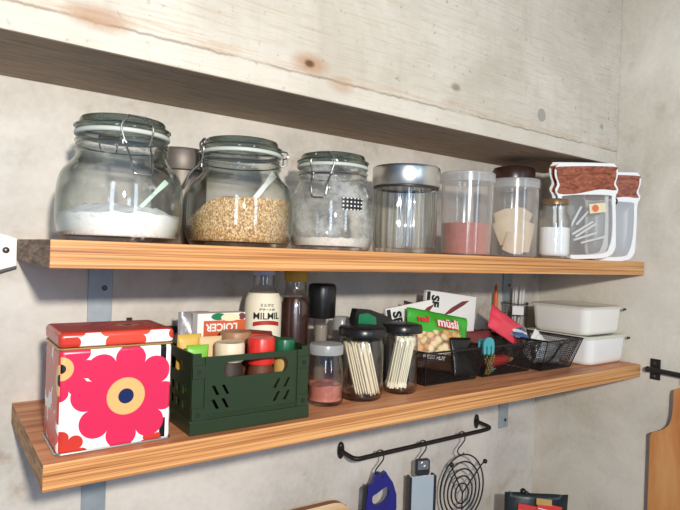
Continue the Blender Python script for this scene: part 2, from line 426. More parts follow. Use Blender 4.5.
def tag(o, label, cat, group=None, kind=None):
    o['label'] = label; o['category'] = cat
    if group: o['group'] = group
    if kind: o['kind'] = kind
    return o
def thing(name, label, cat, loc, rz=0, group=None, kind=None):
    o = bpy.data.objects.new(name, None); COL.objects.link(o); o.empty_display_size = .02
    o.location = loc; o.rotation_euler = (0, 0, rz)
    return tag(o, label, cat, group, kind)
def structure(o): o['kind'] = 'structure'; return o
def at(o, loc, rot=None):
    o.location = loc
    if rot: o.rotation_euler = rot
    return o

# ------------------------------------------------------------------ setting
D, L, XW, ZU, TU, TL = .2904, 1.274, 1.28, .2436, .0313, .030
BY, BZ = .0787, .4819
structure(MB().box((-1.4, 0, 0), (XW + .1, .1, 2.2)).build('wall_back', 'wall_back', smooth=False)).location = (0, D, -.9)
structure(MB().box((0, -2.2, 0), (.1, D, 2.2)).build('wall_right', 'wall_right', smooth=False)).location = (XW, 0, -.9)
beam = MB().box((-1.4, 0, 0), (XW, D - BY, .8), [1, 0, 0, 0, 0, 0]).build('trim_1', ['beam', 'soffit'], smooth=False, bevel=.003, seg=2)
structure(beam).location = (0, BY, BZ); beam['label'] = 'board-marked concrete beam above the shelves'
structure(MB().box((-1.4, -2.2, -.1), (XW, D, 0)).build('floor', 'floor', smooth=False)).location = (0, 0, -1.45)

def shelf(name, label, z, th, end):
    t = thing(name, label, 'shelf', (0, 0, z))
    # order of box faces: bottom, top, front, right, back, left
    MB().box((0, 0, -th), (L, D, 0), [2, 1, 0, 0, 0, 3]).build('board', ['ply_edge', 'ply_top', 'ply_top', end], t, smooth=False, bevel=.0012)
    return t
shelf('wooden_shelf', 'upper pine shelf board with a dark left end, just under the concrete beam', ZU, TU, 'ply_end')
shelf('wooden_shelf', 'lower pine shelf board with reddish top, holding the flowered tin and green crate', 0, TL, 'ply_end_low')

def bracket(x, z, w, drop, label):
    t = thing('shelf_bracket', label, 'bracket', (x, D, z), group='steel angle brackets under the shelves')
    MB().box((-w / 2, -.0035, -drop), (w / 2, -.0002, -.0005)).build('wall_leg', 'zinc', t, False, bevel=.0008)
    MB().box((-w / 2, -.22, -.0035), (w / 2, -.0036, -.0004)).build('shelf_leg', 'zinc', t, False, bevel=.0008)
    for k in ([.042] if drop < .1 else [.042, drop - .02]):
        sc = MB().lathe([(0, 0), (.0046, 0), (.0042, .0012), (.002, .002), (0, .002)], 16, X=Matrix.Translation((.006, -.0035, -k)) @ Matrix.Rotation(PI / 2, 4, 'X')).build('screw', 'screw', t)
        MB().tube([(.006 + .0026 * cos(a), -.0056, -k + .0026 * sin(a)) for a in [i * PI / 6 for i in range(12)]], .0004, 5, loop=True).build('screw_recess', 'ink_black', sc)
    return t
bracket(.119, ZU - TU, .037, .17, 'grey steel bracket on the wall under the upper shelf, above the flowered tin')
bracket(.119, -TL, .037, .30, 'grey steel bracket under the lower shelf, below the flowered tin')
bracket(1.140, ZU - TU, .037, .17, 'grey steel bracket under the upper shelf, behind the glass of sticks')
bracket(1.142, -TL, .037, .178, 'short grey steel bracket under the lower shelf near the room corner')

# white tapered plate on the wall left of the upper shelf
t = thing('wall_plate', 'white metal strap with a round rivet on the wall left of the upper shelf', 'bracket', (-.001, D, .226))
vs, fs = plate([(0, .0185), (-.03, .0275), (-.16, .055), (-.16, -.055), (-.03, -.031), (0, -.0215)], [], .005)
MB().add(vs, fs, 0, Matrix.Translation((0, -.0027, 0)) @ XZ).build('strap', 'white_metal', t, False, bevel=.001)
vs, fs = plate([(0, -.0218), (-.03, -.0313), (-.16, -.0553), (-.16, -.0593), (-.03, -.0349), (0, -.0242)], [], .016)
MB().add(vs, fs, 0, Matrix.Translation((0, -.0083, 0)) @ XZ).build('lower_flange', 'dark_grip', t, False)
MB().lathe([(0, 0), (.0048, 0), (.0044, .0022), (.0025, .0036), (0, .004)], 20, X=Matrix.Translation((-.0135, -.0052, .001)) @ Matrix.Rotation(PI / 2, 4, 'X')).build('rivet', 'rivet', t)

# small iron bar on the wall behind the tin
t = thing('wall_rail', 'short black iron bar on the wall between the tin and the green crate', 'rail', (.266, D, .1))
for dx in (0, -.10): MB().box((dx - .0045, -.004, -.021), (dx + .0045, -.0002, .021)).build('mounting_plate', 'iron', t, False, bevel=.001)
MB().box((-.115, -.020, -.006), (.0, -.012, .006)).box((-.004, -.013, -.004), (.004, -.003, .004)).box((-.104, -.013, -.004), (-.096, -.003, .004)).build('bar', 'iron', t, False, bevel=.001)

# ------------------------------------------------------------------ jars with wire clasps
def pol(phi, r, z): return (r * cos(phi), r * sin(phi), z)
def body_profile(R, rn, H=.136):
    rb = R - .011
    pts = [(rb - .004, .0), (rb + .003, .0015), (R - .003, .011), (R, .026), (R + .0004, .055), (R - .001, .073), (R - .22 * (R - rn), .088), (R - .55 * (R - rn), .098), (rn + .0035, .1065), (rn + .0006, .1125)]
    sm = [(p.x, p.y) for p in smooth_pts([(a, b, 0) for a, b in pts], 5)]
    return sm + [(rn + .0004, .115), (rn + .0030, .117), (rn + .0036, .119), (rn + .0030, .121), (rn + .0006, .1235), (rn + .0006, .126), (rn + .0032, .1278), (rn + .0036, .1295), (rn + .0030, .131), (rn + .0004, .1328), (rn, H)]
def clip_jar(label, loc, R, phi, glass='glass', rn=.0555):
    t = thing('clip_top_jar', label, 'jar', loc, 0, 'glass jars with wire clasp lids')
    prof = body_profile(R, rn)
    th = .0028
    inner = [(max(r - th, .001), z + (.005 if z < .004 else .0015)) for r, z in prof]
    outer = [(0, .001)] + prof
    prof_all = outer + [(rn - .001, .1368)] + [(r, min(z, .1362)) for r, z in inner[::-1]] + [(0, .0065)]
    MB().lathe(prof_all, 64, cap=False).build('glass_body', glass, t, angle=60)
    g = [(rn - .002, .1364), (rn + .003, .1364), (rn + .0042, .1376), (rn + .0042, .1406), (rn + .003, .1420), (rn - .002, .1420)]
    MB().lathe(g, 64, closed=True).build('rubber_gasket', 'gasket', t)
    ld = [(0, .1424), (rn + .001, .1424), (rn + .0032, .1436), (rn + .0034, .1470), (rn + .002, .1492), (rn - .001, .1500), (rn - .0015, .1560), (rn - .003, .1590), (rn - .008, .1605), (rn - .016, .1608), (rn - .02, .1595), (0, .1590)]
    MB().lathe(ld, 64, cap=False).build('glass_lid', 'glass_lid', t)
    def wire(pts, r=.00125, sm=4): return smooth_pts([pol(phi + u / rr, rr, z) for (u, rr, z) in pts], sm)
    w = MB()
    half = [(.009, rn + .0005, .1575), (.0105, rn + .0035, .1565), (.012, rn + .0055, .1530), (.0185, rn + .0058, .1475), (.020, rn + .006, .1400), (.0175, rn + .006, .1310), (.0150, rn + .006, .1220), (.0148, rn + .0065, .1150)]
    loop = half[::-1] + [(-u, r, z) for u, r, z in half]
    w.tube(wire(loop), .0012, 8)
    w.tube(wire([(-.0158, rn + .0058, .1230), (0, rn + .0056, .1232), (.0158, rn + .0058, .1230)]), .0013, 8)
    rb = R + .003
    lv = [(.0148, rn + .0055, .1225), (.0150, rn + .0095, .118), (.0135, (rn + .008 + rb) / 2 + .004, .104), (.0118, rb, .088), (.0100, rb + .0018, .0835), (.006, rb + .002, .0825)]
    w.tube(wire(lv + [(-u, r, z) for u, r, z in lv[::-1]]), .0012, 8)
    for s in (-1, 1):
        w.tube([pol(phi + (s * .016 + .0022 * cos(a)) / (rn + .006), rn + .0066, .1228 + .0028 * sin(a)) for a in [i * PI / 5 for i in range(10)]], .0009, 6, loop=True)
    w.build('wire_clasp', 'wire', t)
    MB().tube([pol(a, rn + .0012, .1249) for a in [2 * PI * i / 64 for i in range(64)]], .0011, 6, loop=True).build('neck_wire', 'wire', t)
    MB().tube([pol(a, rn + .0042, .1482) for a in [2 * PI * i / 64 for i in range(64)]], .0010, 6, loop=True).build('lid_wire', 'wire', t)
    h = MB(); ph2 = phi + PI
    for s in (-1, 1):
        pts = [(s * .012, rn + .0045, .1485), (s * .012, rn + .012, .1475), (s * .011, rn + .0135, .1400), (s * .010, rn + .012, .1300), (s * .009, rn + .004, .1255)]
        h.tube(smooth_pts([pol(ph2 + u / (rn + .006), r, z) for u, r, z in pts], 5), .0012, 8)
    h.tube([pol(ph2 - .012 / rn, rn + .0135, .1410), pol(ph2, rn + .0145, .1410), pol(ph2 + .012 / rn, rn + .0135, .1410)], .0012, 8)
    h.build('hinge_wire', 'wire', t)
    return t

def inner_r(R, rn, z):
    p = body_profile(R, rn)
    for (r0, z0), (r1, z1) in zip(p, p[1:]):
        if z0 <= z <= z1 and z1 > z0: return r0 + (r1 - r0) * (z - z0) / (z1 - z0) - .0034
    return p[0][0] - .0034
def fill(name, mat, loc, rin, level, label, cat, z0=.007, n=56, kind='stuff', group=None):
    """loose contents: follows the vessel's inside up to a surface level(x, y)"""
    mb = MB(); vs, fs = [], []; K, J = 10, 12
    for i in range(n):
        a = 2 * PI * i / n
        zt = level(rin(.03) * cos(a), rin(.03) * sin(a))
        for k in range(K + 1):
            z = z0 + (zt - z0) * k / K; r = rin(z); vs.append((r * cos(a), r * sin(a), z))
        r = rin(zt)
        for j in range(1, J):
            q = r * (1 - j / J); x, y = q * cos(a), q * sin(a)
            w = (j / J); vs.append((x, y, level(x, y) if j > 1 else (zt * .5 + .5 * level(x, y))))
    m = K + J
    for i in range(n):
        j = (i + 1) % n
        for p in range(m - 1): fs.append((i * m + p, j * m + p, j * m + p + 1, i * m + p + 1))
    b = len(vs); vs.append((0, 0, level(0, 0))); vs.append((0, 0, z0))
    for i in range(n):
        j = (i + 1) % n; fs.append((i * m + m - 1, j * m + m - 1, b)); fs.append((j * m, i * m, b + 1))
    o = mb.add(vs, fs).build(name, mat, None, angle=80)
    o.location = loc
    return tag(o, label, cat, group, kind)
from mathutils import noise as mn
def lump(s, amp, seed=0): return lambda x, y: amp * mn.noise(Vector((x * s, y * s, seed)))
UX, UY = cos(YAW), sin(YAW)     # picture-right direction on the floor plane

Z0 = ZU + .0003
J1 = (.0995, .106, Z0); J2 = (.2775, .118, Z0); J3 = (.4485, .12, Z0)
clip_jar('clear clip-top jar of white powder, leftmost on the upper shelf', J1, .0785, math.radians(-88), 'glass_powdered')
clip_jar('wide clip-top jar of tan grain with its clasp turned to the left', J2, .0805, math.radians(166), rn=.0568)
clip_jar('cloudy clip-top jar with a black dotted sticker and a little flour', J3, .0722, math.radians(-141), 'glass_dusty', rn=.0562)
l1 = lump(60, .006, 1); l1b = lump(160, .002, 2)
fill('white_powder', 'flour', J1, lambda z: inner_r(.0785, .0555, z), lambda x, y: .034 + l1(x, y) + l1b(x, y) + .015 * (1 - (x * x + y * y) / .006), 'heap of white powder in the leftmost clip-top jar', 'powder')
l2 = lump(40, .003, 5)
def lev2(x, y):
    u = x * UX + y * UY
    return .069 + l2(x, y) + .002 * u / .08 - .034 * max(0, min(1, (-u - .012) / .062)) ** 1.3
fill('tan_grain', 'grain', J2, lambda z: inner_r(.0805, .0568, z), lev2, 'tan sesame-like grain filling the second clip-top jar', 'grain')
l3 = lump(70, .004, 9)
fill('flour', 'flour_grey', J3, lambda z: inner_r(.0722, .0562, z), lambda x, y: .020 + l3(x, y), 'thin layer of pale flour in the jar with the dotted sticker', 'flour')

def scoop(label, a, b, w, mat, group='plastic scoops in the jars'):
    a, b = Vector(a), Vector(b); d = (b - a); ln = d.length
    t = thing('scoop', label, 'scoop', a, group=group)
    t.rotation_mode = 'QUATERNION'; t.rotation_quaternion = d.to_track_quat('Z', 'X')
    n = 7
    vs, fs = plate([(-w / 2, .002), (w / 2, .002), (w * .42, ln * .7), (w * .62, ln * .9), (w * .62, ln), (-w * .62, ln), (-w * .62, ln * .9), (-w * .42, ln * .7)], [], .0022)
    MB().add(vs, fs, 0, Matrix.Rotation(PI / 2, 4, 'X')).build('handle', mat, t, False, bevel=.0005)
    MB().lathe([(0, -.014), (.010, -.013), (.0125, -.004), (.0125, .003), (.0115, .003), (.011, -.004), (0, -.011)], 20, X=Matrix.Rotation(PI / 2, 4, 'X')).build('bowl', mat, t)
    return t
# handles lean against the inside of the jars
scoop('pale green scoop handle leaning in the leftmost jar of white powder', (.100, .070, ZU + .030), (.146, .066, ZU + .082), .0055, 'scoop_green')
scoop('white scoop standing in the jar of tan grain', (.272, .085, ZU + .056), (.318, .088, ZU + .113), .009, 'scoop_white')

# dotted sticker on the third jar
phi = math.radians(-124.8 + 28)
st = MB(); cols_, rows_ = 12, 2
R_ = .0719
def stick(u, z): 
    a = phi + u / R_; return (R_ * cos(a) + .0006 * cos(a), R_ * sin(a) + .0006 * sin(a), z)
t = thing('sticker', 'black sticker with white dots on the cloudy third jar', 'sticker', (J3[0], J3[1], Z0 + .0745))
# built flat in its own frame, bent round the jar
t.rotation_euler = (0, 0, phi + PI / 2)
vs, fs = [], []
for i in range(cols_ + 1):
    u = -.0185 + .037 * i / cols_
    for z in (-.0095, .0095):
        rr = .0725 + .0  # stands just proud of the glass
        vs.append((rr * sin(u / rr), -rr * cos(u / rr), z)); vs.append(((rr + .0006) * sin(u / rr), -(rr + .0006) * cos(u / rr), z))
for i in range(cols_):
    a, b = 4 * i, 4 * i + 4
    fs += [(a + 1, b + 1, b + 3, a + 3), (a, a + 2, b + 2, b), (a + 2, a + 3, b + 3, b + 2), (a, b, b + 1, a + 1)]
fs += [(0, 1, 3, 2), (4 * cols_, 4 * cols_ + 2, 4 * cols_ + 3, 4 * cols_ + 1)]
MB().add(vs, fs).build('printed_film', 'dots', t)

# steel canister between the first two jars
M['dark_steel'] = plain('dark_steel', (118, 110, 102), .5, .6, .5, .1, 30)
t = thing('canister', 'dull steel canister standing behind and between the two leftmost jars', 'canister', (.2265, .236, Z0))
MB().lathe([(0, 0), (.040, 0), (.0415, .002), (.0415, .118), (.040, .119)], 48).build('body', 'dark_steel', t)
MB().lathe([(.040, .1195), (.0425, .1195), (.0430, .1205), (.0430, .150), (.0415, .1535), (.039, .1545), (0, .1545)], 48).build('lid', 'dark_steel', t)

# ribbed jar with a steel lid
t = thing('ribbed_jar', 'empty ribbed glass jar with a wide brushed steel lid', 'jar', (.6155, .119, Z0))
po = [(0, 0), (.054, 0), (.0575, .003), (.058, .012), (.0592, .112), (.0575, .118)]
pi_ = [(.0548, .118), (.0556, .110), (.0545, .014), (.052, .008), (0, .007)]
rib = lambda a: 1 + .018 * cos(22 * a)
MB().lathe(po + pi_, 168, mod=rib, cap=False).build('glass_body', 'ribglass', t, angle=60)
MB().lathe([(.056, .1182), (.0605, .1182), (.0610, .1195), (.0610, .1215), (.056, .122)], 48, closed=True).build('seal', 'dark_grip', t)
MB().lathe([(0, .122), (.0625, .122), (.0632, .123), (.0632, .1545), (.0622, .1575), (.060, .1590), (.020, .1594), (0, .1594)], 64, cap=False).build('lid', 'steel', t)

# frosted tubs
def tub(label, loc, rb, rt, H, rl):
    t = thing('plastic_tub', label, 'tub', loc, 0, 'frosted plastic tubs on the upper shelf')
    hb = H - .014
    MB().lathe([(0, 0), (rb - .004, 0), (rb, .003), (rt, hb), (rt + .002, hb + .002), (rt + .001, hb + .004), (rt - .001, hb + .004), (rt - .0016, hb), (rb - .0016, .005), (rb - .005, .002), (0, .002)], 56, cap=False).build('tub_body', 'tub', t)
    MB().lathe([(0, H - .004), (rl - .010, H - .004), (rl - .009, H), (rl - .002, H), (rl, H - .002), (rl, H - .019), (rl - .0014, H - .019), (rl - .0014, H - .006), (0, H - .006)], 56, cap=False).build('lid', 'tub_lid', t)
    return t
T1 = (.7625, .100, Z0); T2 = (.9110, .100, Z0)
tub('frosted tub half full of pink salt, beside the steel-lidded jar', T1, .0478, .0515, .1625, .0540)
tub('frosted tub of beige folded sheets, left of the small salt jar', T2, .0490, .0500, .1650, .0518)
lp = lump(60, .003, 3)
fill('pink_salt', 'pinksalt', T1, lambda z: .0458 + .0037 * z / .15, lambda x, y: .063 + lp(x, y), 'pink salt in the frosted tub beside the steel-lidded jar', 'salt', .003)
def curl(w, h, bend, thick=.0012, n=8):
    vs, fs = [], []
    for i in range(n + 1):
        s = i / n - .5
        for j in range(5):
            q = j / 4 - .5
            x = w * s; y = bend * (s * s * 4 - .5) + .3 * bend * sin(3 * q + 2 * s); z = h * q * (1 - .25 * abs(s))
            vs += [(x, y, z), (x, y + thick, z)]
    I = lambda i, j, k: (i * 5 + j) * 2 + k
    for i in range(n):
        for j in range(4):
            fs += [(I(i, j, 0), I(i + 1, j, 0), I(i + 1, j + 1, 0), I(i, j + 1, 0)), (I(i, j, 1), I(i, j + 1, 1), I(i + 1, j + 1, 1), I(i + 1, j, 1))]
        fs += [(I(i, 0, 0), I(i, 0, 1), I(i + 1, 0, 1), I(i + 1, 0, 0)), (I(i, 4, 0), I(i + 1, 4, 0), I(i + 1, 4, 1), I(i, 4, 1))]
    for j in range(4): fs += [(I(0, j, 0), I(0, j + 1, 0), I(0, j + 1, 1), I(0, j, 1)), (I(n, j, 0), I(n, j, 1), I(n, j + 1, 1), I(n, j + 1, 0))]
    return vs, fs
sheet = [(-.024, .002, .030, .040, .046, 14), (-.0125, -.012, .056, .050, .056, -22), (-.0005, .012, .046, .054, .070, 10), (.0115, -.010, .070, .052, .072, -14), (.0235, .008, .074, .042, .072, 24)]
tb = rad(-52)      # the sheets stand one behind the other
for q, u, z, w, h, ry in sheet:
    vs, fs = curl(w, h, .0055)
    o = MB().add(vs, fs).build('dried_sheet', 'beige_sheet')
    at(o, (T2[0] + u * cos(tb) - q * sin(tb), T2[1] + u * sin(tb) + q * cos(tb), T2[2] + z), (0, rad(ry), tb))
    tag(o, 'beige folded dried sheet inside the frosted tub left of the small salt jar', 'dried food', 'beige sheets in the frosted tub')

# dark lidded pot behind the tubs
t = thing('lidded_pot', 'dark brown lidded pot behind the tub of beige sheets', 'pot', (1.040, .204, Z0))
MB().lathe([(0, 0), (.042, 0), (.047, .004), (.048, .03), (.048, .180), (.046, .185)], 48).build('body', 'smoke_body', t)
MB().lathe([(.045, .1855), (.0505, .1855), (.0510, .189), (.0505, .207), (.047, .2145), (.041, .2165), (0, .217)], 48).build('lid', 'brown_lid', t)

# small jar of white salt
SJ = (.9620, .0345, Z0)
t = thing('salt_jar', 'small glass jar of white salt with a gold lid, in front of the jar-shaped bags', 'jar', SJ)
pr = [(0, 0), (.0295, 0), (.0325, .003), (.033, .008), (.033, .078), (.0295, .089), (.0245, .095), (.0245, .112)]
MB().lathe(pr + [(.0230, .112), (.0230, .0955), (.0275, .088), (.0312, .077), (.0312, .010), (.029, .005), (0, .004)], 48, cap=False).build('glass_body', 'smallglass', t, angle=60)
MB().lathe([(0, .1125), (.0255, .1125), (.0262, .113), (.0262, .1225), (.025, .1245), (0, .1248)], 48).build('lid', 'gold_lid', t)
fill('white_salt', 'saltmilk', SJ, lambda z: .0308 if z > .008 else .029, lambda x, y: .065 + .03 * lump(50, .05, 4)(x, y), 'white salt filling the small gold-lidded jar', 'salt', .0055)

# jar-shaped zip bags
def bag_outline(W, H):
    h = W / 2
    R = [(.30, 0), (.52, .006), (.74, .035), (.86, .10), (.885, .18), (.90, .42), (.90, .58), (.92, .66), (.985, .70), (.99, .735), (.93, .775), (.935, .81), (.985, .86), (1.0, .91), (.975, .955), (.90, .985), (.75, 1.0)]
    R = [(x * h, y * H) for x, y in R]
    return R + [(-x, y) for x, y in R[::-1]]
def inset(pts, f, cx, cz): return [(cx + (x - cx) * f, cz + (z - cz) * f) for x, z in pts]
def jar_bag(label, loc, rz, W, H, hole=False, lean=0, roll=0, film='bagfilm'):
    t = thing('jar_shaped_bag', label, 'bag', loc, rz, 'jar-shaped zip bags'); t.rotation_euler = (lean, roll, rz)
    ol = bag_outline(W, H)
    ol = [(p.x, p.y) for p in smooth_pts([(a, b, 0) for a, b in ol], 3, True)]
    cz = H * .42
    hole_pts = [(p.x, p.y) for p in smooth_pts([(x, y, 0) for x, y in [(-.76 * W / 2, .10 * H), (-.58 * W / 2, .045 * H), (.44 * W / 2, .05 * H), (.68 * W / 2, .12 * H), (.79 * W / 2, .3 * H), (.79 * W / 2, .60 * H), (.66 * W / 2, .665 * H), (-.66 * W / 2, .665 * H), (-.79 * W / 2, .60 * H), (-.80 * W / 2, .3 * H)]], 4, True)]
    lidp = [(p.x, p.y) for p in smooth_pts([(x * W / 2, y * H, 0) for x, y in [(-.92, .69), (-.86, .775), (-.93, .85), (-.94, .92), (-.84, .965), (.84, .965), (.94, .92), (.93, .85), (.86, .775), (.92, .715), (.4, .725), (-.4, .68)]], 4, True)]
    holes = [hole_pts]
    vs, fs = plate(ol, holes, .003)
    MB().add(vs, fs, 0, XZ).build('sealed_border', 'bagrim', t, False)
    vs, fs = plate(lidp, [], .0042)
    MB().add(vs, fs, 0, XZ).build('lid_print', 'lidprint', t, False)
    # puffed clear panel
    vs, fs = [], []; K = 6; n = len(hole_pts)
    for sgn in (-1, 1):
        for k in range(K):
            f = 1 - k / K; y = sgn * .0085 * math.sqrt(max(0, 1 - f * f))
            vs += [(cxz[0], y, cxz[1]) for cxz in inset(hole_pts, f * 1.0, 0, cz)]
        b0 = (0 if sgn < 0 else K * n)
        for k in range(K - 1):
            for i in range(n):
                j = (i + 1) % n; fs.append((b0 + k * n + i, b0 + k * n + j, b0 + (k + 1) * n + j, b0 + (k + 1) * n + i))
        fs.append(tuple(b0 + (K - 1) * n + i for i in range(n)))
    MB().add(vs, fs).build('clear_panel', film, t, angle=80)
    if hole:
        MB().tube([(.12 * W / 2 + .0045 * cos(a), -.0028, H * .672 + .007 * sin(a)) for a in [i * PI / 8 for i in range(16)]], .0018, 6, loop=True).build('hang_hole', 'ink_black', t)
    return t
RA = math.radians(-25.6)
ax, ay = cos(RA), sin(RA)
BA = Vector((1.145, .066, Z0 + .003))
nrm = Vector((-ay, ax, 0))     # away from the camera
jar_bag('front jar-shaped zip bag with a brown lid print and a cream sticker', BA, RA, .162, .2225, roll=rad(-3.5))
jar_bag('jar-shaped zip bag right behind the one with the cream sticker', BA + nrm * .0190 + Vector((-.006, .003, 0)), RA, .160, .2265, roll=rad(-2.5))
jar_bag('jar-shaped zip bag with a small black hang hole, rightmost at the shelf end', (1.2305, .0625, Z0), math.radians(-45), .130, .214, hole=True, film='bagfilm_white')
def in_bag(u, y, z): 
    v = BA + Vector((ax, ay, 0)) * u + nrm * y; v.z = Z0 + .003 + z; return v
s0 = None
for i, (u0, z0_, u1, z1_) in enumerate([(-.045, .055, .012, .090), (-.036, .050, .040, .098), (-.040, .042, .046, .070), (-.020, .036, .042, .053), (-.05, .068, -.022, .120), (-.032, .078, .004, .118)]):
    a, b = in_bag(u0, -.0035 + .0012 * i, z0_), in_bag(u1, -.0035 + .0012 * i, z1_)
    d = b - a
    if s0 is None:
        s0 = MB().tube([(0, 0, 0), (0, 0, .06)], .0028, 8).build('stick_sachet', 'stickfilm'); o = s0
    else:
        o = s0.copy(); COL.objects.link(o)
    o.location = a; o.rotation_mode = 'QUATERNION'; o.rotation_quaternion = d.to_track_quat('Z', 'Y')
    tag(o, 'thin clear stick sachet inside the jar-shaped bag with the cream sticker', 'sachet', 'stick sachets in the front bag')
t = thing('sticker', 'cream sticker with an orange disc on the front jar-shaped bag', 'sticker', in_bag(.012, -.0112, .118), RA)
t.rotation_euler = (0, math.radians(-8), RA)
MB().box((-.021, -.0006, -.011), (.021, .0006, .011)).build('paper', 'sticker_cream', t, False)
MB().lathe([(0, 0), (.0085, 0), (.0085, .0005), (0, .0005)], 24, X=Matrix.Translation((-.006, -.0007, 0)) @ Matrix.Rotation(PI / 2, 4, 'X')).build('orange_disc', 'sticker_orange', t)

# ------------------------------------------------------------------ lower shelf
ZL = .0003
# flowered tin
t = thing('square_tin', 'square tin with big pink flower, white ground and red lid, at the left end', 'tin', (.016, .0185, ZL))
W_, D_, H_ = .129, .092, .1285
MB().box((0, 0, 0), (W_, D_, H_ - .008), [1, 0, 0, 1, 0, 1]).build('tin_body', ['tin_front', 'tin_side'], t, True, bevel=.006, seg=4, angle=60)
MB().box((-.0012, -.0012, H_ - .0078), (W_ + .0012, D_ + .0012, H_ + .0105), [0, 0, 1, 1, 1, 0]).build('tin_lid', ['tin_lid', 'tin_lid_front'], t, True, bevel=.0055, seg=4, angle=60)
rim = [(x, y, .0016) for x, y in rrect(-.0004, -.0004, W_ + .0004, D_ + .0004, .007)]
MB().tube(rim, .0015, 6, loop=True).build('bottom_rim', 'steel', t)
rim = [(x, y, H_ - .0085) for x, y in rrect(-.0004, -.0004, W_ + .0004, D_ + .0004, .007)]
MB().tube(rim, .0012, 6, loop=True).build('lid_rim', 'gold_clip', t)

# green folding crate
CX, CY = .170, .0145
CW, CD, CH = .1755, .125, .104
t = thing('folding_crate', 'dark green plastic folding crate holding the spice jars', 'crate', (CX, CY, ZL))
def slot(x, y, s): return [(x, y), (x + .0045, y), (x + .0045 + s * .007, y + .013), (x + s * .007, y + .013)]
def front(n_):
    holes = [rrect(.043, .070, .140, .091, .009)]
    for (x, y) in ((.034, .030), (.048, .030), (.034, .048), (.048, .048)): holes.append(slot(x, y, -1))
    for (x, y) in ((.118, .030), (.134, .030), (.118, .048), (.134, .048)): holes.append(slot(x, y, 1))
    vs, fs = plate([(.0005, .018), (CW - .0005, .018), (CW - .0005, CH), (CW - .012, CH), (CW - .012, CH - .005), (.012, CH - .005), (.012, CH), (.0005, CH)], holes, .0025)
    return vs, fs
for yy, nm in ((.0022, 'front_panel'), (CD - .0022, 'rear_panel')):
    vs, fs = front(0); pn = MB().add(vs, fs, 0, Matrix.Translation((0, yy, 0)) @ XZ).build(nm, 'crate_green', t, False)
    r = MB(); s = -1 if yy < .01 else 1; y0 = yy + s * .0012
    ys = sorted((y0, y0 + s * .0022))
    for (x0, x1, z0, z1) in ((.0005, .017, .018, .034), (CW - .017, CW - .0005, .018, .034), (.0005, .017, .072, .089), (CW - .017, CW - .0005, .072, .089)): r.box((x0, ys[0], z0), (x1, ys[1], z1))
    for (x0, x1, z0, z1) in ((.017, .0195, .018, CH - .004), (CW - .0195, CW - .017, .018, CH - .004), (.0195, CW - .0195, .0215, .0235)): r.box((x0, ys[0], z0), (x1, ys[1], z1))
    r.build('panel_rib', 'crate_green', pn, False, bevel=.0006)
    for x in (.0065, CW - .0115):
        for z in (.0225, .0775): MB().box((x, y0 + s * .0024 - .0006, z), (x + .005, y0 + s * .0024 + .0006, z + .006)).build('hinge_pin', 'ink_black', pn, False)
for xx in (.0014, CW - .0014):
    holes = [rrect(.036, .074, .089, .090, .007)] + [rrect(a, b, a + .014, b + .012, .002) for a in (.020, .043, .066, .089) for b in (.028, .047)]
    vs, fs = plate([(.0036, .018), (CD - .0036, .018), (CD - .0036, CH), (.0036, CH)], holes, .0025)
    X = Matrix(((0, 0, 1, xx), (1, 0, 0, 0), (0, 1, 0, 0), (0, 0, 0, 1)))
    MB().add(vs, fs, 0, X).build('side_panel', 'crate_green', t, False)
b = MB().box((0, 0, 0), (CW, CD, .003))
b.box((-.0016, -.0016, 0), (CW + .0016, .0012, .018)).box((-.0016, CD - .0012, 0), (CW + .0016, CD + .0016, .018)).box((-.0016, .0012, 0), (.0012, CD - .0012, .018)).box((CW - .0012, .0012, 0), (CW + .0016, CD - .0012, .018))
b.build('base_tray', 'crate_green', t, False, bevel=.0008)

ZC = ZL + .0034
def spice(label, x, y, r, h, caph, bodym, capm, hk=0, capr=None, kind='spice_jar', cat='spice jar'):
    t = thing(kind, label, cat, (x, y, ZC), 0, 'spice jars in the green crate')
    hb = h - caph
    MB().lathe([(0, 0), (r * .92, 0), (r * .96, .002), (r * .96, hb - .012), (r * .85, hb - .004), (r * .85, hb)], 32).build('jar_body', bodym, t)
    cr = capr or r
    MB().lathe([(0, hb + .0003), (cr * .97, hb + .0003), (cr, hb + .002), (cr, h - .003), (cr * .93, h), (cr * .86, h - .0005), (0, h - .0008)], 48, mod=lambda a: 1 + .008 * cos(36 * a)).build('cap', capm, t)
    return t
t = spice('spice jar with a cream cap at the left of the green crate', .2365, .050, .0205, .1075, .026, 'pepper_dark', 'cream_cap')
t = spice('spice jar with a red cap in the middle of the green crate', .2875, .053, .0195, .111, .038, 'spice_brown', 'red_cap')
t = spice('spice jar with a dark green cap at the right of the green crate', .3240, .050, .0158, .107, .022, 'ochre', 'green_cap')
t = spice('jar with a flat brown lid at the back of the green crate', .2755, .113, .0235, .1125, .017, 'spice_brown', 'tan_lid')

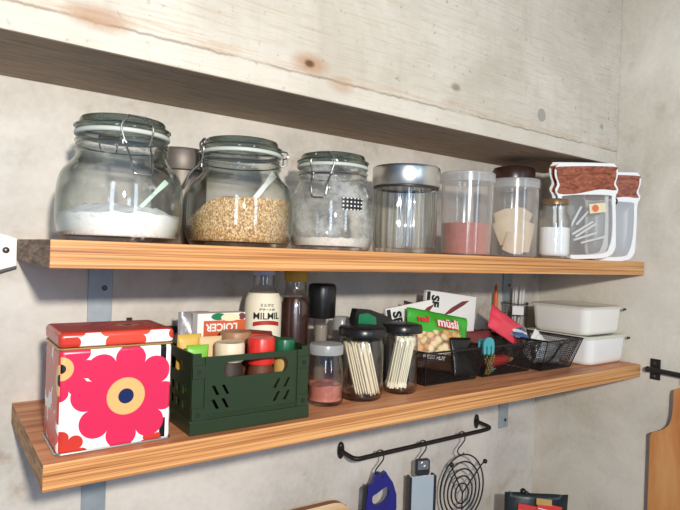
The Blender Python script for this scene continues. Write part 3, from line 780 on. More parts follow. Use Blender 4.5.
def pillow(w, h, th, nx=12, ny=12, pw=3, wr=0, seed=0):
    """soft packet: two bulging faces meeting in a flat seam"""
    vs, fs = [], []
    for s in (-1, 1):
        for i in range(nx + 1):
            for j in range(ny + 1):
                u, v = 2 * i / nx - 1, 2 * j / ny - 1
                k = (1 - abs(u) ** pw) * (1 - abs(v) ** pw)
                y = s * (.0006 + th / 2 * k) + wr * mn.noise(Vector((u * 2.5, v * 2.5, seed)))
                vs.append((u * w / 2, y, (v + 1) * h / 2))
    m = (nx + 1) * (ny + 1); I = lambda s, i, j: s * m + i * (ny + 1) + j
    for s in (0, 1):
        for i in range(nx):
            for j in range(ny):
                q = (I(s, i, j), I(s, i + 1, j), I(s, i + 1, j + 1), I(s, i, j + 1)); fs.append(q if s == 0 else q[::-1])
    for i in range(nx):
        fs += [(I(0, i, 0), I(1, i, 0), I(1, i + 1, 0), I(0, i + 1, 0)), (I(0, i, ny), I(0, i + 1, ny), I(1, i + 1, ny), I(1, i, ny))]
    for j in range(ny):
        fs += [(I(0, 0, j), I(0, 0, j + 1), I(1, 0, j + 1), I(1, 0, j)), (I(0, nx, j), I(1, nx, j), I(1, nx, j + 1), I(0, nx, j + 1))]
    return vs, fs
def packet(name, label, cat, loc, rot, w, h, th, mat, group=None, wr=0, seed=0, bands=None, pw=3):
    """bands: [(v_low, material index)] picks a print band by height"""
    vs, fs = pillow(w, h, th, pw=pw, wr=wr, seed=seed)
    mats = mat if isinstance(mat, (list, tuple)) else [mat]
    mi = []
    for f in fs:
        z = sum(vs[i][2] for i in f) / len(f) / h; k = 0
        for (lo, idx) in (bands or []):
            if z >= lo: k = idx
        mi.append(k)
    o = MB().add(vs, fs, mi).build(name, mats, None, angle=80); o.location = loc; o.rotation_euler = rot
    return tag(o, label, cat, group)
packet('snack_packet', 'lime green packet at the left end of the green crate', 'packet', (.1905, .060, ZC), (rad(6), 0, rad(-4)), .030, .107, .014, 'lime_pack')
packet('snack_packet', 'dull yellow packet behind the lime green one in the crate', 'packet', (.192, .094, ZC), (rad(4), 0, 0), .034, .116, .016, 'yellow_pack')
packet('paper_packet', 'tan folded paper packet behind the cream capped spice jar', 'packet', (.2215, .089, ZC), (rad(4), 0, 0), .034, .112, .018, 'tan_paper')
packet('foil_sachet', 'brown and red sachet lying across the back of the green crate', 'sachet', (.322, .108, .082), (rad(-46), rad(6), rad(-8)), .040, .042, .006, ['maroon', 'label_cream', 'orange_card'], bands=[(.25, 1), (.5, 2), (.75, 0)])

# carton behind the crate
t = thing('roux_box', 'orange food carton standing upside down behind the green crate', 'box', (.270, .164, ZL))
MB().box((-.040, -.011, 0), (.040, .011, .139)).build('carton', 'paper_white', t, False, bevel=.0006)
MB().box((-.030, -.0116, .06), (.040, -.0109, .1275)).build('orange_panel', 'orange_card', t, False)
vs, fs = plate(circle(-.006, .1335, .012, 20, .0055), [], .0006); MB().add(vs, fs, 0, Matrix.Translation((0, -.0113, 0)) @ XZ).build('leaf_picture', 'pack_green', t, False)
vs, fs = plate(circle(.014, .132, .016, 20, .006), [], .0006); MB().add(vs, fs, 0, Matrix.Translation((0, -.0116, 0)) @ XZ).build('food_picture', 'sticker_cream', t, False)
vs, fs = plate(circle(.034, .133, .006, 16, .0055), [], .0006); MB().add(vs, fs, 0, Matrix.Translation((0, -.0113, 0)) @ XZ).build('meat_picture', 'maroon', t, False)
lettering('lettering', 'LOICER', .0165, 'paper_white', t, lambda x, y, z: (-x * .95 - .0, -.0118 - z, .1175 - y), bold=.0004)
packet('clear_pouch', 'crumpled grey clear pouch beside the orange carton', 'pouch', (.238, .196, ZL), (rad(3), 0, 0), .05, .139, .02, 'silver_film', wr=.006, seed=3)

# bottles behind the crate
t = thing('milk_bottle', 'glass bottle with a cream label and pale blue cap behind the green crate', 'bottle', (.3685, .203, ZL))
MB().lathe([(0, 0), (.028, 0), (.031, .004), (.031, .146), (.0295, .157), (.0245, .168), (.0195, .1745), (.0185, .180), (.0185, .197)], 48).build('glass_body', 'smallglass', t, angle=60)
MB().lathe([(0, .1972), (.0195, .1972), (.0200, .198), (.0200, .2075), (.0188, .2098), (0, .210)], 40, mod=lambda a: 1 + .01 * cos(40 * a)).build('cap', 'cap_lilac', t)
lb = MB().lathe([(.0313, .012), (.0319, .012), (.0319, .146), (.0303, .1573), (.0262, .1665), (.0255, .166), (.0298, .157), (.0313, .146)], 48, closed=True).build('label', 'label_cream', t)
pc = math.atan2(CAMP.y - .203, CAMP.x - .3685) + .22
def onlabel(zc, r=.0322, off=0):
    def f(x, y, z):
        a = pc + (x + off) / r; rr = r + z; return (rr * cos(a), rr * sin(a), zc + y)
    return f
lettering('lettering', 'MILMIL', .0160, 'ink_black', lb, onlabel(.128), bold=.0002)
lettering('lettering', 'ミルクと', .0062, 'ink_black', lb, onlabel(.1465), bold=.0001)
lettering('lettering', 'デザートの', .0056, 'ink_black', lb, onlabel(.1390), bold=.0001)
v_ = []; f_ = []
for i in range(17):
    u = -.024 + .048 * i / 16; a = pc + u / .0322; zc = .1175 - 6 * u * u
    for z in (zc - .0035, zc + .0035): v_.append((.0321 * cos(a), .0321 * sin(a), z)); v_.append((.0326 * cos(a), .0326 * sin(a), z))
for i in range(16):
    a, b = 4 * i, 4 * i + 4; f_ += [(a + 1, b + 1, b + 3, a + 3), (a, a + 2, b + 2, b), (a + 2, a + 3, b + 3, b + 2), (a, b, b + 1, a + 1)]
MB().add(v_, f_).build('red_band', 'label_red', lb)

t = thing('sauce_bottle', 'ribbed bottle of dark sauce with a yellow cap', 'bottle', (.4335, .203, ZL))
MB().lathe([(0, 0), (.024, 0), (.027, .004), (.027, .115), (.0275, .125), (.026, .145), (.022, .16), (.0190, .172), (.0185, .185)], 60, mod=lambda a: 1 + .006 * cos(20 * a)).build('glass_body', 'smallglass', t, angle=60)
MB().lathe([(0, .004), (.0235, .004), (.0245, .01), (.0245, .143), (.021, .156), (0, .156)], 40).build('sauce', 'soy', t)
MB().lathe([(0, .1853), (.0205, .1853), (.0208, .187), (.0208, .203), (.0195, .2075), (0, .208)], 40, mod=lambda a: 1 + .012 * cos(30 * a)).build('cap', 'cap_yellow', t)

t = thing('pepper_mill', 'clear pepper mill with a tall matte black head behind the pink salt jar', 'mill', (.4915, .203, ZL))
MB().lathe([(0, 0), (.020, 0), (.0215, .004), (.020, .03), (.0150, .05), (.0142, .118)], 32).build('clear_body', 'smallglass', t, angle=60)
MB().lathe([(0, .004), (.0125, .004), (.0125, .105), (0, .108)], 24).build('pepper', 'smoke_body', t)
MB().lathe([(0, .1183), (.0245, .1183), (.0258, .121), (.0262, .172), (.0250, .179), (.021, .1815), (0, .1815)], 40).build('head', 'black_plastic', t)
t = thing('shaker', 'small clear shaker with a pale top right of the pepper mill', 'shaker', (.545, .212, ZL))
MB().lathe([(0, 0), (.018, 0), (.019, .003), (.019, .085), (.016, .092)], 32).build('glass_body', 'smallglass', t, angle=60)
MB().lathe([(0, .0923), (.0172, .0923), (.0175, .094), (.0170, .112), (.014, .117), (0, .118)], 32).build('cap', 'capplastic', t)

# small jar of pink salt
PJ = (.4135, .070, ZL)
t = thing('spice_jar', 'small glass jar of pink salt with a grey clear cap, right of the crate', 'jar', PJ)
pr = [(0, 0), (.0265, 0), (.0290, .003), (.0292, .010), (.0285, .045), (.0262, .062), (.0240, .074), (.0240, .078)]
MB().lathe(pr + [(.0224, .078), (.0224, .073), (.0246, .061), (.0268, .044), (.0275, .012), (.025, .006), (0, .005)], 48, cap=False).build('glass_body', 'smallglass', t, angle=60)
MB().lathe([(0, .0785), (.0262, .0785), (.0272, .079), (.0274, .091), (.0262, .0942), (.020, .0950), (0, .0950)], 48, mod=lambda a: 1 + .006 * cos(44 * a)).build('cap', 'capplastic', t)
fill('pink_salt', 'pinksalt', PJ, lambda z: .0270 if z < .02 else .0270 - (z - .02) * .03, lambda x, y: .031 + lump(60, .004, 8)(x, y), 'pink salt at the bottom of the small jar right of the crate', 'salt', .007)

# jars of picks and swabs
def pickjar(label, loc, r, h, lidr):
    t = thing('pick_jar', label, 'jar', loc, 0, 'black-lidded jars of sticks')
    hb = h - .0155
    pr = [(0, 0), (r - .004, 0), (r - .0008, .003), (r, .008), (r, hb - .016), (r * .95, hb - .008), (r * .93, hb - .006), (r * .97, hb - .004), (r * .93, hb - .002), (r * .93, hb + .006)]
    inn = [(q - .0022, z) for q, z in pr[::-1] if z > .004]
    MB().lathe(pr + inn + [(r - .006, .006), (0, .005)], 48, cap=False).build('glass_body', 'smallglass', t, angle=60)
    MB().lathe([(0, hb + .0065), (lidr * .9, hb + .0065), (lidr, hb + .001), (lidr + .0004, hb + .003), (lidr, hb + .011), (lidr * .95, h - .001), (lidr * .87, h), (0, h - .0006)], 56, mod=lambda a: 1 + .007 * cos(50 * a)).build('lid', 'black_plastic', t)
    return t
PA = (.4855, .070, ZL); PB = (.5730, .070, ZL)
pickjar('black-lidded glass jar of wooden picks beside the pink salt jar', PA, .0362, .1185, .0405)
pickjar('black-lidded glass jar of cotton swabs beside the wire basket', PB, .0298, .1195, .0362)
def sticks(base, r, ln, rs, mat, lean, gap, name, label, cat, group, tips=False, seed=1):
    rnd = random.Random(seed); proto = None; k = 0
    n = int(r / gap) + 2
    for i in range(-n, n + 1):
        for j in range(-n, n + 1):
            x = (i + .5 * (j % 2)) * gap; y = j * gap * .866
            if math.hypot(x, y) > r: continue
            # lean along picture-right, kept inside the glass top and bottom
            dx, dy = lean * UX, lean * UY
            x0, y0 = x - dx / 2, y - dy / 2; x1, y1 = x + dx / 2, y + dy / 2
            x0 += rnd.uniform(-1, 1) * .0003; x1 += rnd.uniform(-1, 1) * .0012; y1 += rnd.uniform(-1, 1) * .0012
            a, b = Vector((x0, y0, 0)), Vector((x1, y1, ln))
            l2_ = (b - a).length
            if proto is None:
                mb = MB()
                if tips: mb.tube([(0, 0, ln * q) for q in (0, .01, .07, .10, .13, .87, .9, .93, .99, 1)], lambda q: rs * (.9 if q in (0, 1) else 1.0) * (1.7 if (q * 9 < 2.5 or q * 9 > 6.5) else .8), 8)
                else: mb.tube([(0, 0, 0), (0, 0, ln * .06), (0, 0, ln * .94), (0, 0, ln)], lambda q: rs * (.45 if q in (0, 1) else 1), 6)
                proto = mb.build(name, mat); o = proto
            else:
                o = proto.copy(); COL.objects.link(o)
            o.location = (base[0] + a.x, base[1] + a.y, base[2] + .0068 + rnd.uniform(0, .004)); o.rotation_mode = 'QUATERNION'
            o.rotation_quaternion = (b - a).to_track_quat('Z', 'Y')
            tag(o, label, cat, group); k += 1
    return k
sticks(PA, .0225, .084, .0014, 'pick', -.0215, .0044, 'wooden_pick', 'pale wooden pick leaning in the left black-lidded jar', 'pick', 'wooden picks in the left black-lidded jar', seed=2)
sticks(PB, .0180, .090, .0015, 'swab', .0160, .0043, 'cotton_swab', 'cream cotton swab leaning in the right black-lidded jar', 'cotton swab', 'cotton swabs in the right black-lidded jar', True, seed=4)

# ------------------------------------------------------------------ wire baskets and what is in them
def basket(label, x0, x1, y0, y1, fl, fr, ff, fb, H):
    cx, cy = (x0 + x1) / 2, (y0 + y1) / 2
    t = thing('wire_basket', label, 'basket', (cx, cy, ZL), 0, 'black wire baskets on the lower shelf')
    B = [Vector((x0 - cx, y0 - cy, .001)), Vector((x1 - cx, y0 - cy, .001)), Vector((x1 - cx, y1 - cy, .001)), Vector((x0 - cx, y1 - cy, .001))]
    T = [Vector((x0 - fl - cx, y0 - ff - cy, H)), Vector((x1 + fr - cx, y0 - ff - cy, H)), Vector((x1 + fr - cx, y1 + fb - cy, H)), Vector((x0 - fl - cx, y1 + fb - cy, H))]
    g = .0045; r = .00042
    def grid(a, b, c, d, nm):
        m = MB(); ln = max((b - a).length, (c - d).length); n = int(ln / g)
        for i in range(1, n): q = i / n; m.bar(a.lerp(b, q), d.lerp(c, q), r)
        h = max((d - a).length, (c - b).length); k = int(h / g)
        for i in range(1, k): q = i / k; m.bar(a.lerp(d, q), b.lerp(c, q), r)
        m.build(nm, 'mesh_black', t, False)
    for i in range(4): j = (i + 1) % 4; grid(B[i], B[j], T[j], T[i], 'mesh_side')
    grid(B[0], B[1], B[2], B[3], 'mesh_floor')
    m = MB().tube(T, .0020, 8, loop=True)
    m.build('rim', 'mesh_black', t)
    m = MB().tube(B, .0011, 8, loop=True)
    for i in range(4): m.bar(B[i], T[i], .0012, 6)
    m.build('corner_frame', 'mesh_black', t)
    return t
basket('black wire basket holding the green muesli bag', .640, .776, .076, .235, .024, .010, .026, .006, .066)
basket('middle black wire basket with the pink packet and red handle', .803, .948, .078, .235, .010, .008, .026, .006, .066)
basket('black wire basket of crumpled wrappers beside the white containers', .971, .1071 + .972, .062, .225, .010, .013, .022, .004, .0665)

# green muesli bag, leaning back in the first basket
def muesli():
    o = thing('muesli_bag', 'green muesli bag with a picture of flakes, leaning in the wire basket', 'bag', (.714, .115, ZL + .016))
    o.rotation_euler = (rad(-18), rad(10), rad(-10))
    vs, fs = pillow(.148, .116, .026, 20, 20, pw=2.5, wr=.007, seed=4)
    mi = []
    for f in fs:
        x = sum(vs[i][0] for i in f) / len(f); z = sum(vs[i][2] for i in f) / len(f)
        edge = .074 + .007 * sin(x * 40 + .6)
        mi.append(0 if z > edge or x > .056 - (.09 - z) * .3 else (1 if z > .028 else 2))
    MB().add(vs, fs, mi).build('printed_bag', ['muesli_green', 'food', 'muesli_brown'], o, angle=80)
    def place(x0, z0):
        def f(x, y, z):
            X, Zz = x0 + x, z0 + y; u, v = X / .074, Zz / .058 - 1
            k = max(0, 1 - abs(u) ** 2.5) * max(0, 1 - abs(v) ** 2.5)
            return (X, -(.0006 + .012 * k) - .0060 - z * 2, Zz)
        return f
    lettering('lettering', 'müsli', .026, 'letter_red', o, place(.014, .092), bold=.0020)
    lettering('lettering', 'müsli', .026, 'paper_white', o, lambda x, y, z: tuple(Vector(place(.014, .092)(x, y, z)) + Vector((0, -.0012, 0))), bold=.0004)
    lettering('lettering', 'real', .016, 'letter_red', o, place(-.044, .094), bold=.001)
    lettering('lettering', 'FRUIT NUT', .010, 'paper_white', o, place(-.020, .020), bold=.0003)
    return o
muesli()
def carton_sf(label, loc, rot, w, h, th):
    o = thing('snack_box', label, 'packet', loc, 0, 'white packets with black letters'); o.rotation_euler = rot
    MB().box((-w / 2, -th / 2, 0), (w / 2, th / 2, h)).build('carton', 'paper_white', o, False, bevel=.001)
    MB().box((-w / 2 + .002, -th / 2 - .0005, h * .1), (-w / 2 + .011, -th / 2 + .0002, h - .003)).build('black_strip', 'ink_black', o, False)
    lettering('lettering', 'SF', .027, 'ink_black', o, lambda x, y, z: (-w / 2 + .024 + y, -th / 2 - .0006 - z, h - .022 - x), bold=.0012)
    vs, fs = plate([(0, 0), (.02, .006), (.055, .028), (.07, .040), (.05, .036), (.02, .018)], [], .0006)
    MB().add(vs, fs, 0, Matrix.Translation((-w / 2 + .050, -th / 2 - .0004, h - .05)) @ XZ).build('printed_picture', 'maroon', o, False)
    return o
carton_sf('white packet with black letters, taller one behind the muesli bag', (.816, .194, ZL + .032), (rad(-4), rad(7), rad(-8)), .140, .128, .010)
carton_sf('white packet with black letters, lower one right behind the muesli bag', (.708, .170, ZL + .030), (rad(-7), rad(-9), rad(-8)), .116, .112, .009)
packet('snack_packet', 'black packet standing at the right of the muesli bag in the basket', 'packet', (.757, .0835, ZL + .006), (rad(-17), rad(3), rad(-6)), .055, .076, .010, 'pack_dark')
packet('snack_packet', 'thin dark packet left of the white lettered packets', 'packet', (.672, .185, ZL + .006), (rad(-8), rad(14), 0), .03, .130, .006, 'pack_dark')
packet('snack_packet', 'thin yellow packet left of the white lettered packets', 'packet', (.690, .198, ZL + .006), (rad(-8), rad(14), 0), .022, .134, .005, 'ochre')
packet('snack_packet', 'dark slim sachet beside the thin yellow packet', 'packet', (.708, .210, ZL + .006), (rad(-8), rad(12), 0), .032, .138, .006, 'dark_grip')
packet('snack_packet', 'rounded red packet showing above the cotton swab jar', 'packet', (.648, .150, ZL + .03), (rad(-30), rad(-6), rad(-8)), .058, .085, .02, ['pack_green', 'red_plastic'], bands=[(.25, 1), (.92, 0)])
# black pouch behind the two black-lidded jars
o = thing('pouch', 'black pouch with a green print and white band behind the black-lidded jars', 'pouch', (.580, .150, ZL))
vs, fs = plate([(-.055, 0), (.062, 0), (.075, .092), (.052, .108), (.020, .1235), (-.020, .1365), (-.052, .139), (-.057, .120)], [], .016)
MB().add(vs, fs, 0, XZ).build('foil_body', 'pack_dark', o, False, bevel=.004, seg=3)
vs, fs = plate([(-.050, .104), (-.006, .104), (-.008, .122), (-.028, .131), (-.048, .129)], [], .0008); MB().add(vs, fs, 0, Matrix.Translation((0, -.0088, 0)) @ XZ).build('green_print', 'pack_green', o, False)
vs, fs = plate([(-.052, .094), (.010, .094), (.010, .103), (-.052, .103)], [], .0008); MB().add(vs, fs, 0, Matrix.Translation((0, -.0088, 0)) @ XZ).build('white_band', 'paper_white', o, False)

# second basket
packet('snack_packet', 'bright pink packet sticking up out of the middle wire basket', 'packet', (.928, .130, ZL + .066), (rad(-20), rad(30), rad(-12)), .100, .056, .014, 'pink_pack', wr=.003, seed=6)
t = thing('bag_clip', 'teal plastic clip hooked over the rim between two wire baskets', 'clip', (.779, .066, ZL + .073), rad(-12))
vs, fs = plate([(p.x, p.y) for p in smooth_pts([(a, b, 0) for a, b in [(-.012, -.016), (-.007, -.018), (-.0065, -.004), (-.0035, -.004), (-.003, -.018), (.003, -.018), (.0035, -.004), (.0065, -.004), (.007, -.018), (.012, -.016), (.012, .004), (.007, .012), (0, .014), (-.007, .012), (-.012, .004)]], 3, True)], [], .004)
MB().add(vs, fs, 0, Matrix.Translation((0, -.0235, 0)) @ XZ).build('clip_jaw', 'teal', t, False, bevel=.0008)
MB().box((-.005, -.022, .004), (.005, .003, .008)).box((-.005, .0, -.012), (.005, .003, .008)).build('clip_arm', 'teal', t, False, bevel=.0006)
t = thing('red_peeler', 'thick red handle lying in the middle wire basket', 'tool', (.872, .105, ZL + .022), rad(-6))
MB().tube([(x, 0, .004 * sin(x * 30)) for x in [-.037 + .074 * i / 12 for i in range(13)]], lambda q: .011 * (1 - abs(2 * q - 1) ** 6 * .5), 16).build('handle', 'red_plastic', t)
MB().tube([(.037, 0, 0), (.045, 0, .001), (.050, 0, .004)], .004, 10).build('tip', 'gold_clip', t)
for i, (x, y, z, rr) in enumerate([(.824, .086, .026, 62), (.834, .088, .022, 112)]):
    t = thing('clothes_peg', 'pale wooden peg at the left of the middle wire basket', 'peg', (x, y, ZL + z), 0, 'wooden pegs in the middle basket'); t.rotation_euler = (0, rad(rr), rad(-8))
    for s in (-1, 1): MB().box((-.022, -.003, s * .0032 - .0022), (.022, .003, s * .0032 + .0022)).build('peg_half', 'gold_clip', t, False, bevel=.0008)
    MB().tube([(0, .0034 * cos(a), .0034 * sin(a)) for a in [k * PI / 6 for k in range(12)]], .0008, 6, loop=True).build('spring', 'wire', t)
for x, y, z in ((.842, .094, .010), (.832, .104, .040)):
    t = thing('bottle_stopper', 'small teal ring clip in the middle wire basket', 'clip', (x, y, ZL + z), 0, 'teal ring clips in the middle basket')
    MB().tube([(.009 * cos(a), -.001, .006 * sin(a)) for a in [k * PI / 8 for k in range(16)]], .0028, 8, loop=True).build('ring', 'teal', t)
    MB().box((.008, -.003, -.002), (.017, .001, .002)).build('tab', 'teal', t, False, bevel=.0006)
packet('foil_sachet', 'dark maroon sachet at the back of the middle wire basket', 'sachet', (.868, .150, ZL + .006), (rad(-10), 0, rad(-5)), .10, .074, .012, 'maroon', wr=.003, seed=2)
packet('foil_sachet', 'black sachet at the back right of the middle wire basket', 'sachet', (.905, .180, ZL + .006), (rad(-8), 0, rad(5)), .085, .07, .012, 'pack_dark', wr=.003, seed=8)
packet('foil_sachet', 'blue and white sachet lying on the rim of the middle basket', 'sachet', (.964, .105, ZL + .064), (rad(-55), rad(16), rad(-20)), .04, .04, .006, ['blue_pack', 'paper_white'], bands=[(.4, 1), (.7, 0)], wr=.003, seed=12)
packet('foil_sachet', 'grey foil sachet bridging the middle and right baskets', 'sachet', (.975, .115, ZL + .064), (rad(-66), rad(4), rad(20)), .05, .055, .010, 'silver_film', wr=.004, seed=15)
# third basket
packet('foil_sachet', 'crumpled silver wrapper lying in the right wire basket', 'wrapper', (1.035, .088, ZL + .008), (rad(-8), rad(4), rad(-6)), .085, .050, .020, 'silver_film', wr=.008, seed=21)
packet('foil_sachet', 'pointed white and blue wrapper standing up in the right wire basket', 'wrapper', (1.018, .128, ZL + .012), (rad(-6), rad(40), rad(-12)), .05, .068, .008, 'paper_white', wr=.006, seed=24)
packet('foil_sachet', 'grey cloth-like wrapper at the back of the right wire basket', 'wrapper', (1.028, .165, ZL + .008), (rad(-6), rad(-3), 0), .075, .068, .018, 'smoke_body', wr=.006, seed=27)
t = thing('cable_tie', 'dark strap crossing the crumpled wrapper in the right wire basket', 'strap', (1.03, .074, ZL + .028))
MB().tube([(p.x, p.y, p.z) for p in smooth_pts([(-.035, 0, -.016), (-.012, -.003, -.010), (.012, -.004, .010), (.034, 0, .022)], 6)], .0022, 8).build('strap', 'pack_dark', t)

# glass of sticks behind the baskets
G = (1.128, .252, ZL)
t = thing('stick_glass', 'glass with a wire rim holding white sticks, by the steel bracket', 'glass', G)
MB().lathe([(0, 0), (.027, 0), (.029, .003), (.031, .128), (.0315, .130), (.0298, .130), (.0275, .006), (0, .005)], 40, cap=False).build('glass_body', 'smallglass', t)
MB().tube([pol(a, .0325, .126) for a in [2 * PI * i / 40 for i in range(40)]], .0011, 6, loop=True).tube([pol(a, .0318, .098) for a in [2 * PI * i / 40 for i in range(40)]], .0008, 6, loop=True).build('wire_rim', 'dark_grip', t)
MB().box((-.014, -.0009, -.011), (.014, .0, .011)).build('label', 'paper_white', t, False).matrix_local = Matrix.Translation((-.0205, -.0240, .110)) @ Matrix.Rotation(-.7, 4, 'Z')
sp = None
for i, (dx, dy, lx, ln) in enumerate([(.010, 0, .012, .150), (.014, -.006, .012, .150), (.006, .008, .010, .152), (-.006, -.006, -.002, .148), (-.002, .004, -.001, .152)]):
    if sp is None: o = sp = MB().box((-.0035, -.0012, 0), (.0035, .0012, .162)).build('wooden_stick', 'paper_white', None, False, bevel=.0006)
    else: o = sp.copy(); COL.objects.link(o)
    o.location = (G[0] + dx, G[1] + dy, ZL + .007); o.rotation_euler = (0, lx * 6, 0); tag(o, 'flat white stick standing in the wire-rimmed glass', 'stick', 'white sticks in the wire-rimmed glass')
t = thing('pen', 'orange stick standing just left of the wire-rimmed glass', 'stick', (1.062, .262, ZL))
MB().lathe([(0, 0), (.0045, .001), (.0050, .01), (.0050, .150), (.0035, .168), (0, .178)], 16).build('barrel', 'orange', t)

# white enamel containers
def container(label, x0, x1, y0, y1, z, H, rimz, m, cat='container'):
    cx, cy = (x0 + x1) / 2, (y0 + y1) / 2; w, d = x1 - x0, y1 - y0
    t = thing('enamel_container', label, cat, (cx, cy, z), 0, 'white enamel containers with lids')
    mb = MB(); rings = []
    levels = [(.018, 0), (.013, .0012), (.009, .006), (.0075, .012), (.0045, rimz - .004), (.0042, rimz - .001), (.0010, rimz), (.0006, rimz + .002)]
    vs, fs = [], []; n = None
    for (ins, zz) in levels:
        ring = rrect(-w / 2 + ins, -d / 2 + ins, w / 2 - ins, d / 2 - ins, .019, 6); n = len(ring); vs += [(x, y, zz) for x, y in ring]
    for k in range(len(levels) - 1):
        for i in range(n): j = (i + 1) % n; fs.append((k * n + i, k * n + j, (k + 1) * n + j, (k + 1) * n + i))
    fs.append(tuple(range(n))[::-1]); fs.append(tuple((len(levels) - 1) * n + i for i in range(n)))
    mb.add(vs, fs).build('enamel_body', m, t, angle=50)
    vs, fs = [], []
    levels = [(0, rimz + .0022), (-.0008, rimz + .004), (0, H - .001), (.002, H), (.010, H), (.013, H - .0018)]
    for (ins, zz) in levels:
        ring = rrect(-w / 2 + ins, -d / 2 + ins, w / 2 - ins, d / 2 - ins, .019, 6); vs += [(x, y, zz) for x, y in ring]
    for k in range(len(levels) - 1):
        for i in range(n): j = (i + 1) % n; fs.append((k * n + i, k * n + j, (k + 1) * n + j, (k + 1) * n + i))
    fs.append(tuple(range(n))[::-1]); fs.append(tuple((len(levels) - 1) * n + i for i in range(n)))
    MB().add(vs, fs).build('lid', 'lid_cream', t, angle=50)
    MB().box((w / 2 - .012, -d / 2 - .0035, rimz - .004), (w / 2 - .004, -d / 2 + .001, rimz + .001)).build('lid_tab', 'dark_grip', t, False, bevel=.0006)
    return t
container('larger white enamel container, lower one of the stack by the wall', 1.112, 1.277, .030, .214, ZL, .0675, .061, 'enamel_low')
container('smaller white enamel container stacked on top of the larger one', 1.106, 1.270, .038, .198, ZL + .0682 - .0003, .0675, .061, 'enamel')

# ------------------------------------------------------------------ rail, hooks and hanging tools
t = thing('towel_rail', 'black iron rail fixed to the wall under the lower shelf', 'rail', (.61, D, -.181))
y1 = -.0505
MB().tube(smooth_pts([(0, -.004, .004), (0, -.03, .002), (.002, -.044, .001), (.012, y1, 0), (.03, y1, 0)], 5) + [Vector((.1 + .3 * i / 6, y1, 0)) for i in range(6)] + smooth_pts([(.395, y1, 0), (.414, y1, .001), (.424, -.044, .002), (.426, -.03, .003), (.426, -.004, .005)], 5), .0048, 12).build('bar', 'iron', t)
for x in (0, .426):
    vs, fs = plate([(p[0], p[1] + .004) for p in circle(0, 0, .0085, 20, .018)], [circle(0, .014, .0022, 10)], .003)
    MB().add(vs, fs, 0, Matrix.Translation((x, -.0019, .001)) @ XZ).build('mounting_plate', 'iron', t, False, bevel=.0006)
YR = D + y1; ZR = -.181
def hook(x, label, H=.05):
    t = thing('s_hook', label, 'hook', (x, YR, ZR), rad(-25), 's-hooks on the iron rail')
    r = .0082
    pts = [(-r * sin(a) * 1.0, 0, r * cos(a)) for a in [rad(-110 + 20 * i) for i in range(0, 9)]][::-1]
    pts = [(r * cos(a), 0, r * sin(a)) for a in [rad(200 - 22 * i) for i in range(0, 11)]]
    pts += [(.007, 0, -.012), (.0, 0, -.022), (-.0065, 0, -.030)]
    pts += [(-.001 + .0085 * cos(a), 0, -.038 + .0085 * sin(a)) for a in [rad(160 + 22 * i) for i in range(0, 9)]]
    MB().tube(smooth_pts(pts, 3), .0016, 8).build('hook_wire', 'iron', t)
    return t
hook(.678, 'leftmost s-hook on the iron rail, above the blue tool')
hook(.802, 'middle s-hook on the iron rail, above the steel grater')
hook(.929, 'rightmost s-hook on the iron rail, above the wire trivet')
ZH = ZR - .0465
# blue tool
t = thing('blue_opener', 'blue plastic kitchen tool with an oval hole hanging from the rail', 'tool', (.678, YR - .0006, ZH), rad(-12))
BX = lambda pts: [(x * 1.32 - .004, y) for x, y in pts]
ol = BX([(-.006, .004), (.0, .010), (.006, .006), (.012, .010), (.017, .000), (.026, -.016), (.033, -.042), (.034, -.07), (.030, -.10), (.018, -.115), (-.010, -.115), (-.020, -.10), (-.0215, -.06), (-.019, -.03), (-.0185, -.012), (-.012, -.016), (-.009, -.008)])
hl = BX([(p.x, p.y) for p in smooth_pts([(x, y, 0) for x, y in [(-.010, -.040), (-.002, -.034), (.012, -.024), (.019, -.027), (.019, -.042), (.012, -.056), (.0, -.060), (-.009, -.054)]], 3, True)])
vs, fs = plate(ol, [hl, BX(circle(.0045, .0015, .0035, 12))], .009)
MB().add(vs, fs, 0, XZ).build('handle', 'navy', t, False, bevel=.002, seg=3)
vs, fs = plate(BX([(-.0255, -.020), (-.020, -.014), (-.0195, -.07), (-.021, -.11), (-.027, -.105)]), [], .005)
MB().add(vs, fs, 0, XZ).build('edge_grip', 'dark_grip', t, False, bevel=.001)
# steel grater
t = thing('grater', 'steel grater with a dark hanging tab on the middle hook', 'grater', (.802, YR - .0006, ZH), rad(-18))
vs, fs = plate(rrect(-.017, -.022, .017, .014, .006), [circle(0, .003, .0042, 14)], .006)
MB().add(vs, fs, 0, XZ).build('hanging_tab', 'dark_grip', t, False, bevel=.001)
MB().tube([(.0055 * cos(a), -.0034, .003 + .0055 * sin(a)) for a in [i * PI / 8 for i in range(16)]], .0012, 6, loop=True).box((-.013, -.0042, -.009), (.013, -.0030, .011)).build('tab_plate', 'steel', t, False)
MB().box((-.027, -.0055, -.15), (.027, -.004, -.0225)).build('steel_face', 'pale_steel', t, False, bevel=.0006)
for s in (-1, 1): MB().box((s * .030 - .003, -.007, -.152), (s * .030 + .003, .012, -.0235)).build('side_frame', 'dark_grip', t, False, bevel=.001)
